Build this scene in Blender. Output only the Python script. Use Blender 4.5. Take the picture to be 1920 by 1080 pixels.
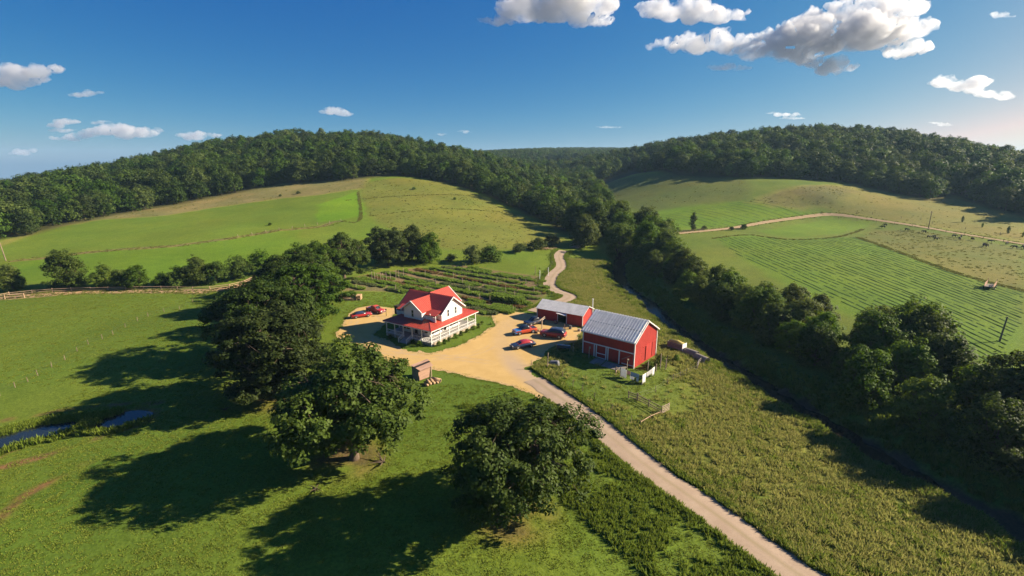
import bpy, math, random
import numpy as np
from mathutils import Vector, Matrix

for _o in list(bpy.data.objects):
    bpy.data.objects.remove(_o)
R = math.radians
scn = bpy.context.scene
col = scn.collection

# ------------------------------------------------------------------ camera, sky, sun, exposure
CAM_H = 40.0
PITCH = 14.47
cam_d = bpy.data.cameras.new('camera')
cam_d.sensor_width = 36.0
cam_d.lens = 36.0 * 930.0 / 1920.0
cam_d.clip_start = 0.5
cam_d.clip_end = 30000.0
cam = bpy.data.objects.new('camera', cam_d)
cam.location = (0.0, 0.0, CAM_H)
cam.rotation_euler = (R(90.0 - PITCH), 0.0, 0.0)
col.objects.link(cam)
scn.camera = cam

SUN_EL = 27.0            # degrees above the horizon
SUN_AZ = 7.0            # degrees from +X (picture right) towards +Y (away from the camera)
sun_dir = Vector((math.cos(R(SUN_EL)) * math.cos(R(SUN_AZ)), math.cos(R(SUN_EL)) * math.sin(R(SUN_AZ)), math.sin(R(SUN_EL))))
sun_d = bpy.data.lights.new('sun', 'SUN')
sun_d.energy = 4.8
sun_d.angle = R(0.5)
sun_d.color = (1.0, 0.86, 0.66)
sun = bpy.data.objects.new('sun', sun_d)
sun.rotation_euler = (-sun_dir).to_track_quat('-Z', 'Y').to_euler()
col.objects.link(sun)

world = bpy.data.worlds.new('World')
scn.world = world
world.use_nodes = True
wn, wl = world.node_tree.nodes, world.node_tree.links
wn.clear()
w_out = wn.new('ShaderNodeOutputWorld')
w_bg = wn.new('ShaderNodeBackground')
w_sky = wn.new('ShaderNodeTexSky')
w_sky.sky_type = 'NISHITA'
w_sky.sun_disc = False
w_sky.sun_elevation = R(SUN_EL)
w_sky.sun_rotation = R(90.0 - SUN_AZ)     # measured clockwise from +Y
w_sky.altitude = 300.0
w_sky.air_density = 1.0
w_sky.dust_density = 1.8
w_sky.ozone_density = 1.0
# the sky goes on unbroken below eye level, where the land falls away
w_tc = wn.new('ShaderNodeTexCoord')
w_sep = wn.new('ShaderNodeSeparateXYZ')
w_mul = wn.new('ShaderNodeMath'); w_mul.operation = 'MULTIPLY_ADD'
w_mul.inputs[1].default_value = 1.8; w_mul.inputs[2].default_value = 0.03
w_max = wn.new('ShaderNodeMath'); w_max.operation = 'MAXIMUM'; w_max.inputs[1].default_value = 0.02
w_com = wn.new('ShaderNodeCombineXYZ')
w_nrm = wn.new('ShaderNodeVectorMath'); w_nrm.operation = 'NORMALIZE'
wl.new(w_tc.outputs['Generated'], w_sep.inputs[0])
wl.new(w_sep.outputs[2], w_mul.inputs[0]); wl.new(w_mul.outputs[0], w_max.inputs[0])
wl.new(w_sep.outputs[0], w_com.inputs[0]); wl.new(w_sep.outputs[1], w_com.inputs[1]); wl.new(w_max.outputs[0], w_com.inputs[2])
wl.new(w_com.outputs[0], w_nrm.inputs[0]); wl.new(w_nrm.outputs[0], w_sky.inputs['Vector'])
# grade of the whole sky: one power and gain per colour channel
w_spl = wn.new('ShaderNodeSeparateColor'); w_cmb = wn.new('ShaderNodeCombineColor')
wl.new(w_sky.outputs[0], w_spl.inputs[0])
for _i, (_p, _g) in enumerate(((2.15, 0.052), (1.06, 0.325), (0.42, 1.14))):
    _a = wn.new('ShaderNodeMath'); _a.operation = 'POWER'; _a.inputs[1].default_value = _p
    _b = wn.new('ShaderNodeMath'); _b.operation = 'MULTIPLY'; _b.inputs[1].default_value = _g
    _c = wn.new('ShaderNodeMath'); _c.operation = 'MINIMUM'; _c.inputs[1].default_value = 3.6
    wl.new(w_spl.outputs[_i], _a.inputs[0]); wl.new(_a.outputs[0], _b.inputs[0]); wl.new(_b.outputs[0], _c.inputs[0]); wl.new(_c.outputs[0], w_cmb.inputs[_i])
w_bg.inputs['Strength'].default_value = 0.086
wl.new(w_cmb.outputs[0], w_bg.inputs['Color'])
wl.new(w_bg.outputs[0], w_out.inputs['Surface'])

CF, SF = math.cos(R(PITCH)), math.sin(R(PITCH))
scn.view_settings.view_transform = 'Standard'
scn.view_settings.look = 'None'
scn.view_settings.exposure = 1.5
scn.view_settings.gamma = 1.0
scn.view_settings.use_curve_mapping = False
scn.cycles.max_bounces = 8
scn.cycles.diffuse_bounces = 4
scn.cycles.glossy_bounces = 2
scn.cycles.transmission_bounces = 3
scn.cycles.transparent_max_bounces = 8
scn.cycles.volume_bounces = 3
scn.cycles.caustics_reflective = False
scn.cycles.caustics_refractive = False

# ------------------------------------------------------------------ terrain heights (metres; the farmyard is z = 0)
CP = np.array([
    # farmyard and near ground
    (-60,40,0),(-30,40,0.2),(0,40,0.2),(30,40,0),(-100,60,-.6),(-72,70,-.7),(-40,70,0),(0,70,0),(20,70,.1),(-40,100,0),(0,100,0),
    (20,100,0),(-70,100,0),(-40,130,0),(0,130,0),(20,130,0),(-100,120,0),(-40,160,0),(0,160,0),(20,160,0),(-160,150,0),(-100,160,.2),
    (38,60,-1.6),(36,90,-1.3),(34,120,-1.0),(30,150,-.6),(52,60,-2.6),(48,90,-2.3),(42,125,-1.8),(20,188,.3),(-20,185,.6),(40,185,-.5),
    (-198,186,.5),(-120,180,1.6),(-60,180,1.2),
    # left hill
    (-237,228,4.5),(-140,215,5.5),(-36,207,2.7),(9,212,2.2),(-237,291,9),(-199,334,14.5),(-135,357,23.4),(-81,368,26.7),(-22,345,17),
    (6,302,8.6),(26,265,3.2),(-90,290,14),(-160,280,11),(-277,586,52),(-195,575,53),(-93,562,43),(-355,518,29),(-392,388,7),(-6,534,22),
    (-240,440,33),(-120,450,38),(-40,440,26),(-330,420,18),(20,400,8),
    # valley between the hills
    (40,330,4),(60,230,1),(30,492,9),(60,420,7),(60,600,13),(80,800,22),
    # right side
    (70,60,-1.0),(72,90,-.4),(70,125,-.2),(64,170,0),(95,114,2.2),(116,106,2.4),(102,212,1.8),(82,259,2.8),(140,150,3),(193,301,7),(215,270,6.1),
    (217,212,5.2),(160,200,3.8),(293,292,10),(279,356,18),(215,379,26),(200,325,18),(111,442,26),(88,344,9.5),(140,330,13),(330,544,56),
    (425,522,46),(485,487,28),(205,583,45),(168,676,40),(300,440,38),(400,420,30),(380,300,14),(330,200,7),(200,120,3),
    # around and beyond
    (-620,420,-22),(-800,800,-35),(-300,900,20),(0,1000,40),(400,900,35),(900,500,10),(900,900,30),(0,1900,62),(-600,1900,10),(800,1900,58),
    (-1600,1700,-60),(-2600,2600,-110),(-4000,4000,-190),(-4500,2500,-200),(-1800,4500,-40),(-3500,0,-120),(2500,2500,40),(0,3500,60),(-1500,0,-40),(1500,0,0),
    (-200,-150,0),(200,-150,0),(0,-1500,0),(-200,40,-1),(200,20,1),(-500,250,-8),
], dtype=float)
_S = 100.0
def _tps_fit(cp, lam=0.004):
    P, z = cp[:, :2] / _S, cp[:, 2]
    d2 = ((P[:, None] - P[None]) ** 2).sum(-1)
    K = 0.5 * d2 * np.log(d2 + 1e-12)
    n = len(P)
    A = np.zeros((n + 3, n + 3))
    A[:n, :n] = K + lam * np.eye(n)
    A[:n, n] = 1; A[:n, n + 1:] = P
    A[n, :n] = 1; A[n + 1:, :n] = P.T
    return P, np.linalg.solve(A, np.concatenate([z, np.zeros(3)]))
_TP, _TW = _tps_fit(CP)
# creek centre line (world x, y) and its depth below the surrounding ground
CREEK = np.array([(66,20),(63.0,40),(61.0,55),(57.5,66),(53.5,80),(50.5,92),(47,105),(44.5,120),(42.5,135),(42,150),(39,165),(40,180),(44,200),(52,225),(60,260),(58,320),(55,400)], float)

def poly_dist(x, y, line):
    """distance to a polyline"""
    d = np.full(np.shape(x), 1e9)
    for (ax, ay), (bx, by) in zip(line[:-1], line[1:]):
        ex, ey = bx - ax, by - ay
        t = np.clip(((x - ax) * ex + (y - ay) * ey) / (ex * ex + ey * ey), 0, 1)
        d = np.minimum(d, np.hypot(x - ax - t * ex, y - ay - t * ey))
    return d

def smooth_line(pts, step=1.0):
    """Catmull-Rom through the points, resampled at about the step given"""
    p = np.asarray(pts, float)
    q = np.vstack([2 * p[0] - p[1], p, 2 * p[-1] - p[-2]])
    out = []
    for i in range(1, len(q) - 2):
        n = max(2, int(np.hypot(*(q[i + 1] - q[i])[:2]) / step))
        t = np.linspace(0, 1, n, endpoint=False)[:, None]
        out.append(0.5 * ((2 * q[i]) + (-q[i - 1] + q[i + 1]) * t + (2 * q[i - 1] - 5 * q[i] + 4 * q[i + 1] - q[i + 2]) * t ** 2
                          + (-q[i - 1] + 3 * q[i] - 3 * q[i + 1] + q[i + 2]) * t ** 3))
    out.append(p[-1:])
    return np.vstack(out)
CREEK_S = smooth_line(CREEK, 8.0)
def poly_sdf(x, y, poly):
    """signed distance to a closed polygon, negative inside"""
    x = np.asarray(x, float); y = np.asarray(y, float)
    p = np.asarray(poly, float)
    d = poly_dist(x, y, np.vstack([p, p[:1]]))
    ins = np.zeros(np.shape(x), bool)
    j = len(p) - 1
    for i in range(len(p)):
        (xi, yi), (xj, yj) = p[i], p[j]
        if yi != yj:
            ins ^= ((yi > y) != (yj > y)) & (x < (xj - xi) * (y - yi) / (yj - yi) + xi)
        j = i
    return np.where(ins, -d, d)
def near_sdf(x, y, poly, far=30.0):
    """poly_sdf, worked out only near the polygon's box"""
    p = np.asarray(poly, float)
    out = np.full(np.shape(x), far)
    m = (x > p[:, 0].min() - far) & (x < p[:, 0].max() + far) & (y > p[:, 1].min() - far) & (y < p[:, 1].max() + far)
    if m.any():
        out[m] = np.minimum(poly_sdf(x[m], y[m], p), far)
    return out
def HB(x, y):
    """terrain before the creek and the pond are cut in"""
    x = np.asarray(x, float); y = np.asarray(y, float)
    shp = x.shape
    X, Y = x.ravel() / _S, y.ravel() / _S
    z = _TW[-3] + _TW[-2] * X + _TW[-1] * Y
    for (px, py), w in zip(_TP, _TW[:-3]):
        d2 = (X - px) ** 2 + (Y - py) ** 2
        z += w * 0.5 * d2 * np.log(d2 + 1e-12)
    return z.reshape(shp)
def H(x, y):
    x = np.asarray(x, float); y = np.asarray(y, float)
    z = HB(x, y)
    d = poly_dist(x, y, CREEK_S) + .55 * np.sin(y * .41 + x * .3) + .45 * np.sin(y * .93 - x * .5 + 1.3) + .3 * np.sin(y * 2.1 + x * 1.1)
    cut = 2.6 * np.clip(1 - (d - 1.7) / 4.2, 0, 1)
    cut = cut * cut * (3 - 2 * cut / 2.6) / 2.6
    z = z - cut
    p = near_sdf(x, y, [(0,-900),(1,-900),(1,-901)], 6.0)
    z = z - 0.75 * np.clip((1.1 - p) / 2.2, 0, 1)
    return z
def h(x, y):
    return float(H(np.array([x]), np.array([y]))[0])

POND = [(-79.0, 65.3), (-77.4, 66.9), (-76.0, 68.8), (-74.2, 69.9), (-71.8, 70.6), (-69.1, 71.4), (-67.7, 71.1), (-66.1, 71.9), (-64.9, 73.1), (-63.1, 74.1), (-60.4, 73.8), (-59.5, 72.9), (-59.6, 71.4), (-61.4, 69.6), (-64.3, 69.2), (-67.6, 69.6), (-69.4, 67.9), (-71.5, 66.6), (-72.8, 65.0), (-73.7, 63.2), (-74.4, 60.9)]

# ------------------------------------------------------------------ outlines of fields, roads and yards (world x, y in metres)
ZONE_TAN_STRIP = [(-224.7, 208.4), (-234.0, 249.5), (-226.7, 274.5), (-198.7, 281.2), (-179.8, 301.2), (-154.8, 317.0), (-123.1, 323.0), (-100.0, 338.3), (-104.5, 368.4), (-142.7, 377.4), (-207.4, 349.7), (-247.8, 301.2), (-236.4, 243.4)]
ZONE_BRIGHT = [(-114.7, 293.4), (-100.3, 329.3), (-78.1, 270.3), (-97.4, 251.8)]
ZONE_OLIVE = [(-106.3, 350.5), (-82.4, 373.8), (-51.2, 373.8), (-21.8, 343.0), (0.0, 301.4), (23.1, 268.0), (25.3, 232.8), (9.2, 211.3), (-13.7, 209.4), (-36.9, 211.9), (-48.0, 233.7), (-63.8, 246.9), (-76.9, 268.0)]
ZONE_LEFT_LOW = [(-197.2, 191.4), (-177.7, 201.1), (-160.5, 204.8), (-140.3, 208.3), (-124.2, 220.6), (-111.5, 234.9), (-102.8, 238.5), (-88.6, 203.4), (-92.1, 174.2), (-103.5, 161.1), (-147.1, 154.0), (-175.3, 168.8)]
ZONE_HAY = [(101.5, 243.5), (120.3, 253.0), (134.3, 238.4), (158.3, 243.9), (170.5, 242.5), (155.9, 193.0), (148.3, 160.1), (147.8, 138.3), (95.9, 85.9), (87.0, 102.9), (85.6, 127.1), (87.6, 165.3)]
ZONE_HAY_TOP = [(130.2, 265.3), (191.1, 297.1), (207.1, 283.8), (192.2, 270.4), (164.0, 252.9), (136.8, 243.1)]
ZONE_CATTLE = [(169.8, 240.6), (194.5, 265.4), (208.4, 254.3), (209.6, 200.6), (149.4, 140.0), (149.5, 161.5), (156.7, 194.0)]
ZONE_TAN_RIGHT = [(199.2, 303.0), (211.5, 290.4), (219.7, 269.0), (222.4, 245.4), (223.6, 211.4), (316.0, 304.0), (305.6, 322.9), (287.6, 368.3), (250.8, 371.9), (195.9, 343.8), (193.8, 313.8)]
ZONE_HAY_UPPER = [(84.3, 322.1), (119.3, 329.5), (162.0, 332.0), (168.3, 316.0), (183.8, 304.1), (149.9, 291.0), (97.5, 266.0), (83.6, 267.5)]
ZONE_KNOLL = [(153.4, 328.1), (184.8, 343.0), (225.9, 357.1), (233.8, 342.8), (199.7, 312.6), (173.2, 312.2)]
ZONE_DARK_RIGHT = [(84.6, 518.3), (111.6, 452.5), (174.0, 376.0), (155.9, 333.8), (120.1, 331.9), (85.1, 325.0), (75.6, 374.4)]
ZONE_TAN_FAR = [(87.8, 548.7), (142.7, 580.6), (131.8, 528.6), (81.7, 469.2)]
FOREST_LEFT_EDGE = [(-240.6, 221.8), (-230.5, 237.0), (-235.1, 263.5), (-232.4, 281.7), (-226.5, 303.1), (-202.7, 341.3), (-166.7, 368.1), (-122.1, 362.7), (-84.0, 381.2), (-64.0, 380.5), (-42.5, 366.8), (-22.5, 353.9), (0.0, 322.0), (15.6, 290.6), (27.5, 254.8)]
FOREST_RIGHT_EDGE = [(124.9, 517.9), (131.4, 417.4), (155.6, 389.7), (214.1, 377.2), (250.8, 371.9), (267.0, 345.4), (273.9, 330.7), (302.0, 343.3), (294.5, 310.5), (290.2, 282.4), (285.2, 265.7)]
GARDEN = [(-53.9, 151.5), (-54.7, 168.0), (-46.4, 175.7), (-20.6, 187.4), (11.2, 169.5), (12.6, 151.6), (4.5, 132.2), (-5.0, 125.6), (-10.1, 127.6), (-15.3, 137.0), (-17.9, 145.7), (-33.2, 148.8), (-43.9, 151.8)]
ROAD = [(32.5, 37.0), (28.6, 40.5), (23.7, 49.5), (17.5, 59.8), (11.3, 72.9), (4.0, 85.8), (0.2, 94.0), (-2.4, 106.3), (-0.7, 119.6), (5.8, 128.6), (13.9, 138.2), (17.5, 145.0), (13.8, 151.6), (12.4, 159.7), (14.9, 173.8), (18.9, 186.7), (19.6, 204.0), (22.6, 214.5)]
ROAD_RIGHT = [(73.1, 245.4), (81.4, 255.3), (95.9, 261.4), (119.7, 271.2), (148.7, 288.6), (180.9, 301.7), (196.8, 301.6), (209.1, 286.7), (216.0, 264.2), (217.9, 240.2), (218.3, 209.4), (216.7, 193.0)]
YARD = [(-42.2, 111.7), (-42.6, 119.7), (-43.9, 126.4), (-43.4, 132.4), (-39.5, 135.7), (-32.7, 132.6), (-31.2, 121.0), (-32.6, 111.2), (-24.2, 102.2), (-17.4, 98.8), (-10.4, 105.6), (-4.0, 118.4), (-5.4, 126.5), (0.0, 129.8), (7.1, 125.2), (17.5, 114.5), (14.3, 106.1), (8.8, 102.7), (4.9, 94.4), (2.6, 91.2), (8.5, 80.0), (5.1, 78.6), (0.0, 82.9), (-9.2, 87.7), (-17.0, 91.5), (-24.3, 93.6), (-29.8, 99.9), (-38.6, 105.7)]
LAWN_HOUSE = [(-32.1, 110.7), (-30.5, 112.9), (-11.0, 122.0), (-7.8, 126.6), (-3.8, 119.7), (-4.5, 112.8), (-10.9, 106.4), (-17.4, 99.7), (-23.6, 103.1)]
RAIL_TRACK = [(-156.2, 139.7), (-153.6, 143.3), (-146.9, 146.4), (-135.7, 148.6), (-120.2, 150.0), (-110.7, 150.8), (-97.0, 150.3), (-89.6, 155.2), (-88.3, 162.9), (-86.7, 170.8)]
POSTS_LEFT = [(-90.9, 80.5), (-91.2, 83.6), (-91.1, 86.0), (-91.7, 88.7), (-92.4, 92.4), (-92.9, 96.1), (-94.2, 100.6), (-95.1, 104.7), (-94.6, 108.0), (-94.3, 110.8), (-95.4, 116.0), (-96.0, 121.0), (-95.8, 124.6), (-94.5, 128.9), (-91.9, 131.4), (-92.6, 138.4), (-92.1, 143.6)]
FIELD_PATH = [(-198.7, 193.0), (-194.8, 195.6), (-178.4, 201.9), (-161.2, 205.7), (-140.8, 209.1), (-124.6, 221.5), (-111.9, 235.9), (-94.6, 244.3), (-87.8, 255.7)]
HEDGE_LINE = [(-87.8, 255.7), (-79.4, 259.7), (-99.4, 326.3)]
CREEKX = [(37.1, 167.2), (45.1, 138.0), (49.0, 116.1), (54.7, 96.3), (57.7, 81.3), (61.4, 68.7), (63.0, 60.9), (64.5, 54.7)]
DIRT_BANK = [(-69.5, 59.1), (-67.0, 61.1), (-65.1, 64.0), (-62.7, 66.8)]
DIRT_SCRAPE = [(-58.7, 47.8), (-60.2, 52.5), (-59.8, 55.7), (-59.5, 56.8), (-58.3, 60.0)]
DIRT_UPPER = [(-82.3, 71.8), (-78.7, 73.5), (-75.6, 74.9), (-70.7, 76.6), (-60.3, 77.4)]

# ------------------------------------------------------------------ helpers
rng = np.random.default_rng(11)
random.seed(5)
MATS = {}
def noise_val(x, y, scale, seed=0):
    """smooth value noise in 0..1, two octaves, for irregular outlines"""
    def one(x, y, s):
        xi, yi = np.floor(x).astype(np.int64), np.floor(y).astype(np.int64)
        fx, fy = x - xi, y - yi
        fx, fy = fx * fx * (3 - 2 * fx), fy * fy * (3 - 2 * fy)
        def hsh(a, b):
            n = (a * 374761393 + b * 668265263 + s * 974711) & 0x7fffffff
            n = ((n ^ (n >> 13)) * 1274126177) & 0x7fffffff
            return ((n ^ (n >> 16)) & 0xffff) / 65535.0
        return (hsh(xi, yi) * (1 - fx) + hsh(xi + 1, yi) * fx) * (1 - fy) + (hsh(xi, yi + 1) * (1 - fx) + hsh(xi + 1, yi + 1) * fx) * fy
    return 0.65 * one(x / scale, y / scale, seed) + 0.35 * one(x / scale * 2.3 + 7, y / scale * 2.3 + 3, seed + 5)

class NT:
    """small wrapper for building node trees"""
    def __init__(self, name):
        self.m = bpy.data.materials.new(name)
        self.m.use_nodes = True
        self.t = self.m.node_tree
        self.t.nodes.clear()
        self.out = self.t.nodes.new('ShaderNodeOutputMaterial')
    def n(self, typ, **kw):
        nd = self.t.nodes.new(typ)
        for k, v in kw.items():
            setattr(nd, k, v)
        return nd
    def l(self, a, b):
        self.t.links.new(a, b)
    def mix(self, fac, a, b, mode='MIX'):
        nd = self.n('ShaderNodeMix', data_type='RGBA', blend_type=mode)
        for sock, v in ((nd.inputs[0], fac), (nd.inputs[6], a), (nd.inputs[7], b)):
            if isinstance(v, bpy.types.NodeSocket):
                self.l(v, sock)
            else:
                sock.default_value = v if not isinstance(v, tuple) else (*v, 1.0)[:4]
        return nd.outputs[2]
    def noise(self, scale, detail=3.0, rough=0.55, coord=None, stretch=None):
        nd = self.n('ShaderNodeTexNoise')
        nd.inputs['Scale'].default_value = scale
        nd.inputs['Detail'].default_value = detail
        nd.inputs['Roughness'].default_value = rough
        if coord is not None:
            if stretch:
                mp = self.n('ShaderNodeMapping')
                mp.inputs['Scale'].default_value = stretch
                self.l(coord, mp.inputs['Vector'])
                coord = mp.outputs[0]
            self.l(coord, nd.inputs['Vector'])
        return nd.outputs['Fac']
    def ramp(self, fac, lo, hi, a=0.0, b=1.0):
        nd = self.n('ShaderNodeMapRange')
        for i, v in ((1, lo), (2, hi), (3, a), (4, b)):
            nd.inputs[i].default_value = v
        self.l(fac, nd.inputs[0])
        return nd.outputs[0]
    def world(self):
        return self.n('ShaderNodeNewGeometry').outputs['Position']
    def obj(self):
        return self.n('ShaderNodeTexCoord').outputs['Object']
    def bsdf(self, color, rough=0.7, spec=0.3, metal=0.0, bump=None, strength=0.3, dist=0.05):
        b = self.n('ShaderNodeBsdfPrincipled')
        if isinstance(color, bpy.types.NodeSocket):
            self.l(color, b.inputs['Base Color'])
        else:
            b.inputs['Base Color'].default_value = (*color, 1.0)
        if isinstance(rough, bpy.types.NodeSocket):
            self.l(rough, b.inputs['Roughness'])
        else:
            b.inputs['Roughness'].default_value = rough
        b.inputs['Specular IOR Level'].default_value = spec
        b.inputs['Metallic'].default_value = metal
        if bump is not None:
            bp = self.n('ShaderNodeBump')
            bp.inputs['Strength'].default_value = strength
            bp.inputs['Distance'].default_value = dist
            self.l(bump, bp.inputs['Height'])
            self.l(bp.outputs[0], b.inputs['Normal'])
        self.l(b.outputs[0], self.out.inputs['Surface'])
        return b

def weathered(name, color, var=0.25, rough=0.7, scale=1.2, spec=0.3, metal=0.0, fine=14.0, dirt=None, dirt_amt=0.0, bump=0.15, stretch=None):
    """paint, wood, metal or stone: a base colour with broad and fine variation, optional grime"""
    t = NT(name)
    c = t.obj()
    a = t.noise(scale, 4.0, 0.6, c, stretch)
    f = t.noise(fine, 3.0, 0.6, c, stretch)
    dark = tuple(v * (1 - var) for v in color)
    lite = tuple(min(1, v * (1 + var * 0.7)) for v in color)
    x = t.mix(t.ramp(a, 0.3, 0.7), dark, lite)
    x = t.mix(t.ramp(f, 0.35, 0.7, 0.0, 0.5), x, tuple(v * (1 - var) for v in color))
    if dirt:
        x = t.mix(t.ramp(t.noise(scale * 2.3, 5.0, 0.65, c), 0.5, 0.75, 0.0, dirt_amt), x, dirt)
    t.bsdf(x, rough, spec, metal, f, bump, 0.02)
    MATS[name] = t.m
    return t.m

def leaf_mat(name, color, color2, trans=0.35):
    """leaves: diffuse and see-through light, colour varying from leaf to leaf and plant to plant"""
    t = NT(name)
    at = t.n('ShaderNodeAttribute', attribute_name='leaf')
    oi = t.n('ShaderNodeObjectInfo')
    x = t.mix(at.outputs['Fac'], color, color2)
    x2 = t.mix(t.ramp(oi.outputs['Random'], 0.0, 1.0, 0.0, 0.55), x, t.mix(0.5, x, (color2[0] * 1.12, color2[1] * 1.02, color2[2] * 0.8)))
    hs = t.n('ShaderNodeHueSaturation')
    t.l(x2, hs.inputs['Color'])
    fr = t.n('ShaderNodeMath', operation='MULTIPLY'); t.l(oi.outputs['Random'], fr.inputs[0]); fr.inputs[1].default_value = 7.13
    f2 = t.n('ShaderNodeMath', operation='FRACT'); t.l(fr.outputs[0], f2.inputs[0])
    t.l(t.ramp(f2.outputs[0], 0, 1, .494, .530), hs.inputs['Hue'])
    t.l(t.ramp(f2.outputs[0], 0, 1, .92, 1.15), hs.inputs['Saturation'])
    t.l(t.ramp(oi.outputs['Random'], 0.0, 1.0, 0.62, 1.32), hs.inputs['Value'])
    d = t.n('ShaderNodeBsdfPrincipled')
    d.inputs['Roughness'].default_value = 0.6
    d.inputs['Specular IOR Level'].default_value = 0.12
    t.l(hs.outputs[0], d.inputs['Base Color'])
    tr = t.n('ShaderNodeBsdfTranslucent')
    t.l(t.mix(1.0, hs.outputs[0], (1.25, 1.15, 0.45), 'MULTIPLY'), tr.inputs['Color'])
    mx = t.n('ShaderNodeMixShader')
    mx.inputs[0].default_value = trans
    t.l(d.outputs[0], mx.inputs[1]); t.l(tr.outputs[0], mx.inputs[2])
    t.l(mx.outputs[0], t.out.inputs['Surface'])
    MATS[name] = t.m
    return t.m

def mesh_np(name, verts, faces, mat=None, smooth=False, face_attr=None):
    """a mesh from numpy arrays; faces all of one corner count"""
    me = bpy.data.meshes.new(name)
    verts = np.asarray(verts, np.float32); faces = np.asarray(faces, np.int32)
    k = faces.shape[1]
    me.vertices.add(len(verts)); me.vertices.foreach_set('co', verts.ravel())
    me.loops.add(faces.size); me.loops.foreach_set('vertex_index', faces.ravel())
    me.polygons.add(len(faces))
    me.polygons.foreach_set('loop_start', np.arange(0, faces.size, k, dtype=np.int32))
    me.polygons.foreach_set('loop_total', np.full(len(faces), k, np.int32))
    if smooth:
        me.polygons.foreach_set('use_smooth', np.ones(len(faces), bool))
    if face_attr is not None:
        a = me.attributes.new('leaf', 'FLOAT', 'FACE')
        a.data.foreach_set('value', np.asarray(face_attr, np.float32))
    me.update(calc_edges=True)
    if mat:
        me.materials.append(mat if not isinstance(mat, str) else MATS[mat])
    return me

class MB:
    """collects simple solids into one mesh"""
    def __init__(self):
        self.v, self.f = [], []
    def add(self, vs, fs):
        b = len(self.v)
        self.v += [tuple(map(float, p)) for p in vs]
        self.f += [tuple(i + b for i in f) for f in fs]
        return self
    def box(self, x0, x1, y0, y1, z0, z1):
        return self.add([(x0,y0,z0),(x1,y0,z0),(x1,y1,z0),(x0,y1,z0),(x0,y0,z1),(x1,y0,z1),(x1,y1,z1),(x0,y1,z1)],
                        [(0,3,2,1),(4,5,6,7),(0,1,5,4),(1,2,6,5),(2,3,7,6),(3,0,4,7)])
    def hexa(self, lo, hi):
        """solid between two four-sided loops"""
        return self.add(list(lo) + list(hi), [(3,2,1,0),(4,5,6,7),(0,1,5,4),(1,2,6,5),(2,3,7,6),(3,0,4,7)])
    def beam(self, p, q, w, d=None, up=(0,0,1)):
        """square bar from p to q"""
        p, q = Vector(p), Vector(q)
        d = d or w
        a = (q - p).normalized()
        s = a.cross(Vector(up))
        if s.length < 1e-4:
            s = a.cross(Vector((1,0,0)))
        s.normalize(); t = s.cross(a)
        o = [(-s*w/2 - t*d/2), (s*w/2 - t*d/2), (s*w/2 + t*d/2), (-s*w/2 + t*d/2)]
        return self.hexa([p + e for e in o], [q + e for e in o])
    def tube(self, pts, rad, n=8, cap=True):
        pts = [Vector(p) for p in pts]
        if not hasattr(rad, '__len__'):
            rad = [rad] * len(pts)
        b = len(self.v)
        ref = None
        for i, p in enumerate(pts):
            a = (pts[min(i + 1, len(pts) - 1)] - pts[max(i - 1, 0)]).normalized()
            if ref is None:
                ref = Vector((0,0,1)) if abs(a.z) < 0.9 else Vector((1,0,0))
            s = a.cross(ref).normalized(); t = s.cross(a)
            for k in range(n):
                g = 2 * math.pi * k / n
                self.v.append(tuple(p + (s * math.cos(g) + t * math.sin(g)) * rad[i]))
        for i in range(len(pts) - 1):
            for k in range(n):
                k2 = (k + 1) % n
                self.f.append((b + i*n + k, b + i*n + k2, b + (i+1)*n + k2, b + (i+1)*n + k))
        if cap:
            self.f.append(tuple(b + k for k in reversed(range(n))))
            e = b + (len(pts) - 1) * n
            self.f.append(tuple(e + k for k in range(n)))
        return self
    def prism(self, poly, axis, a, b):
        """polygon given in the plane across the axis ('x': (y,z), 'y': (x,z), 'z': (x,y)) pulled from a to b"""
        f = {'x': lambda p, t: (t, p[0], p[1]), 'y': lambda p, t: (p[0], t, p[1]), 'z': lambda p, t: (p[0], p[1], t)}[axis]
        n = len(poly)
        vs = [f(p, a) for p in poly] + [f(p, b) for p in poly]
        fs = [tuple(range(n)), tuple(reversed(range(n, 2*n)))] + [(i, i + n, (i+1) % n + n, (i+1) % n) for i in range(n)]
        return self.add(vs, fs)
    def mesh(self, name, mat, smooth=False):
        me = bpy.data.meshes.new(name)
        me.from_pydata(self.v, [], self.f)
        me.materials.append(MATS[mat] if isinstance(mat, str) else mat)
        if smooth:
            me.polygons.foreach_set('use_smooth', np.ones(len(me.polygons), bool))
        me.validate(); me.update()
        import bmesh
        bm = bmesh.new(); bm.from_mesh(me)
        bmesh.ops.recalc_face_normals(bm, faces=bm.faces)
        bm.to_mesh(me); bm.free()
        return me
    def build(self, name, mat, parent=None, smooth=False, bevel=0.0):
        o = bpy.data.objects.new(name, self.mesh(name, mat, smooth))
        col.objects.link(o)
        if parent is not None:
            o.parent = parent
        if bevel:
            m = o.modifiers.new('bevel', 'BEVEL'); m.width = bevel; m.segments = 2; m.limit_method = 'ANGLE'
        return o

def tag(o, label=None, cat=None, group=None, kind=None):
    for k, v in (('label', label), ('category', cat), ('group', group), ('kind', kind)):
        if v:
            o[k] = v
    return o
def empty(name, loc, rz=0.0):
    o = bpy.data.objects.new(name, None)
    o.location = loc; o.rotation_euler = (0, 0, rz)
    col.objects.link(o)
    return o
def place(name, me, loc=(0,0,0), rz=0.0, parent=None, scale=None):
    o = bpy.data.objects.new(name, me)
    o.location = loc; o.rotation_euler = (0, 0, rz)
    if scale is not None:
        o.scale = scale if hasattr(scale, '__len__') else (scale,) * 3
    col.objects.link(o)
    if parent is not None:
        o.parent = parent
    return o
def copy_tree(o, parent=None):
    c = o.copy(); col.objects.link(c); c.parent = parent
    for ch in o.children:
        copy_tree(ch, c)
    return c

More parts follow.
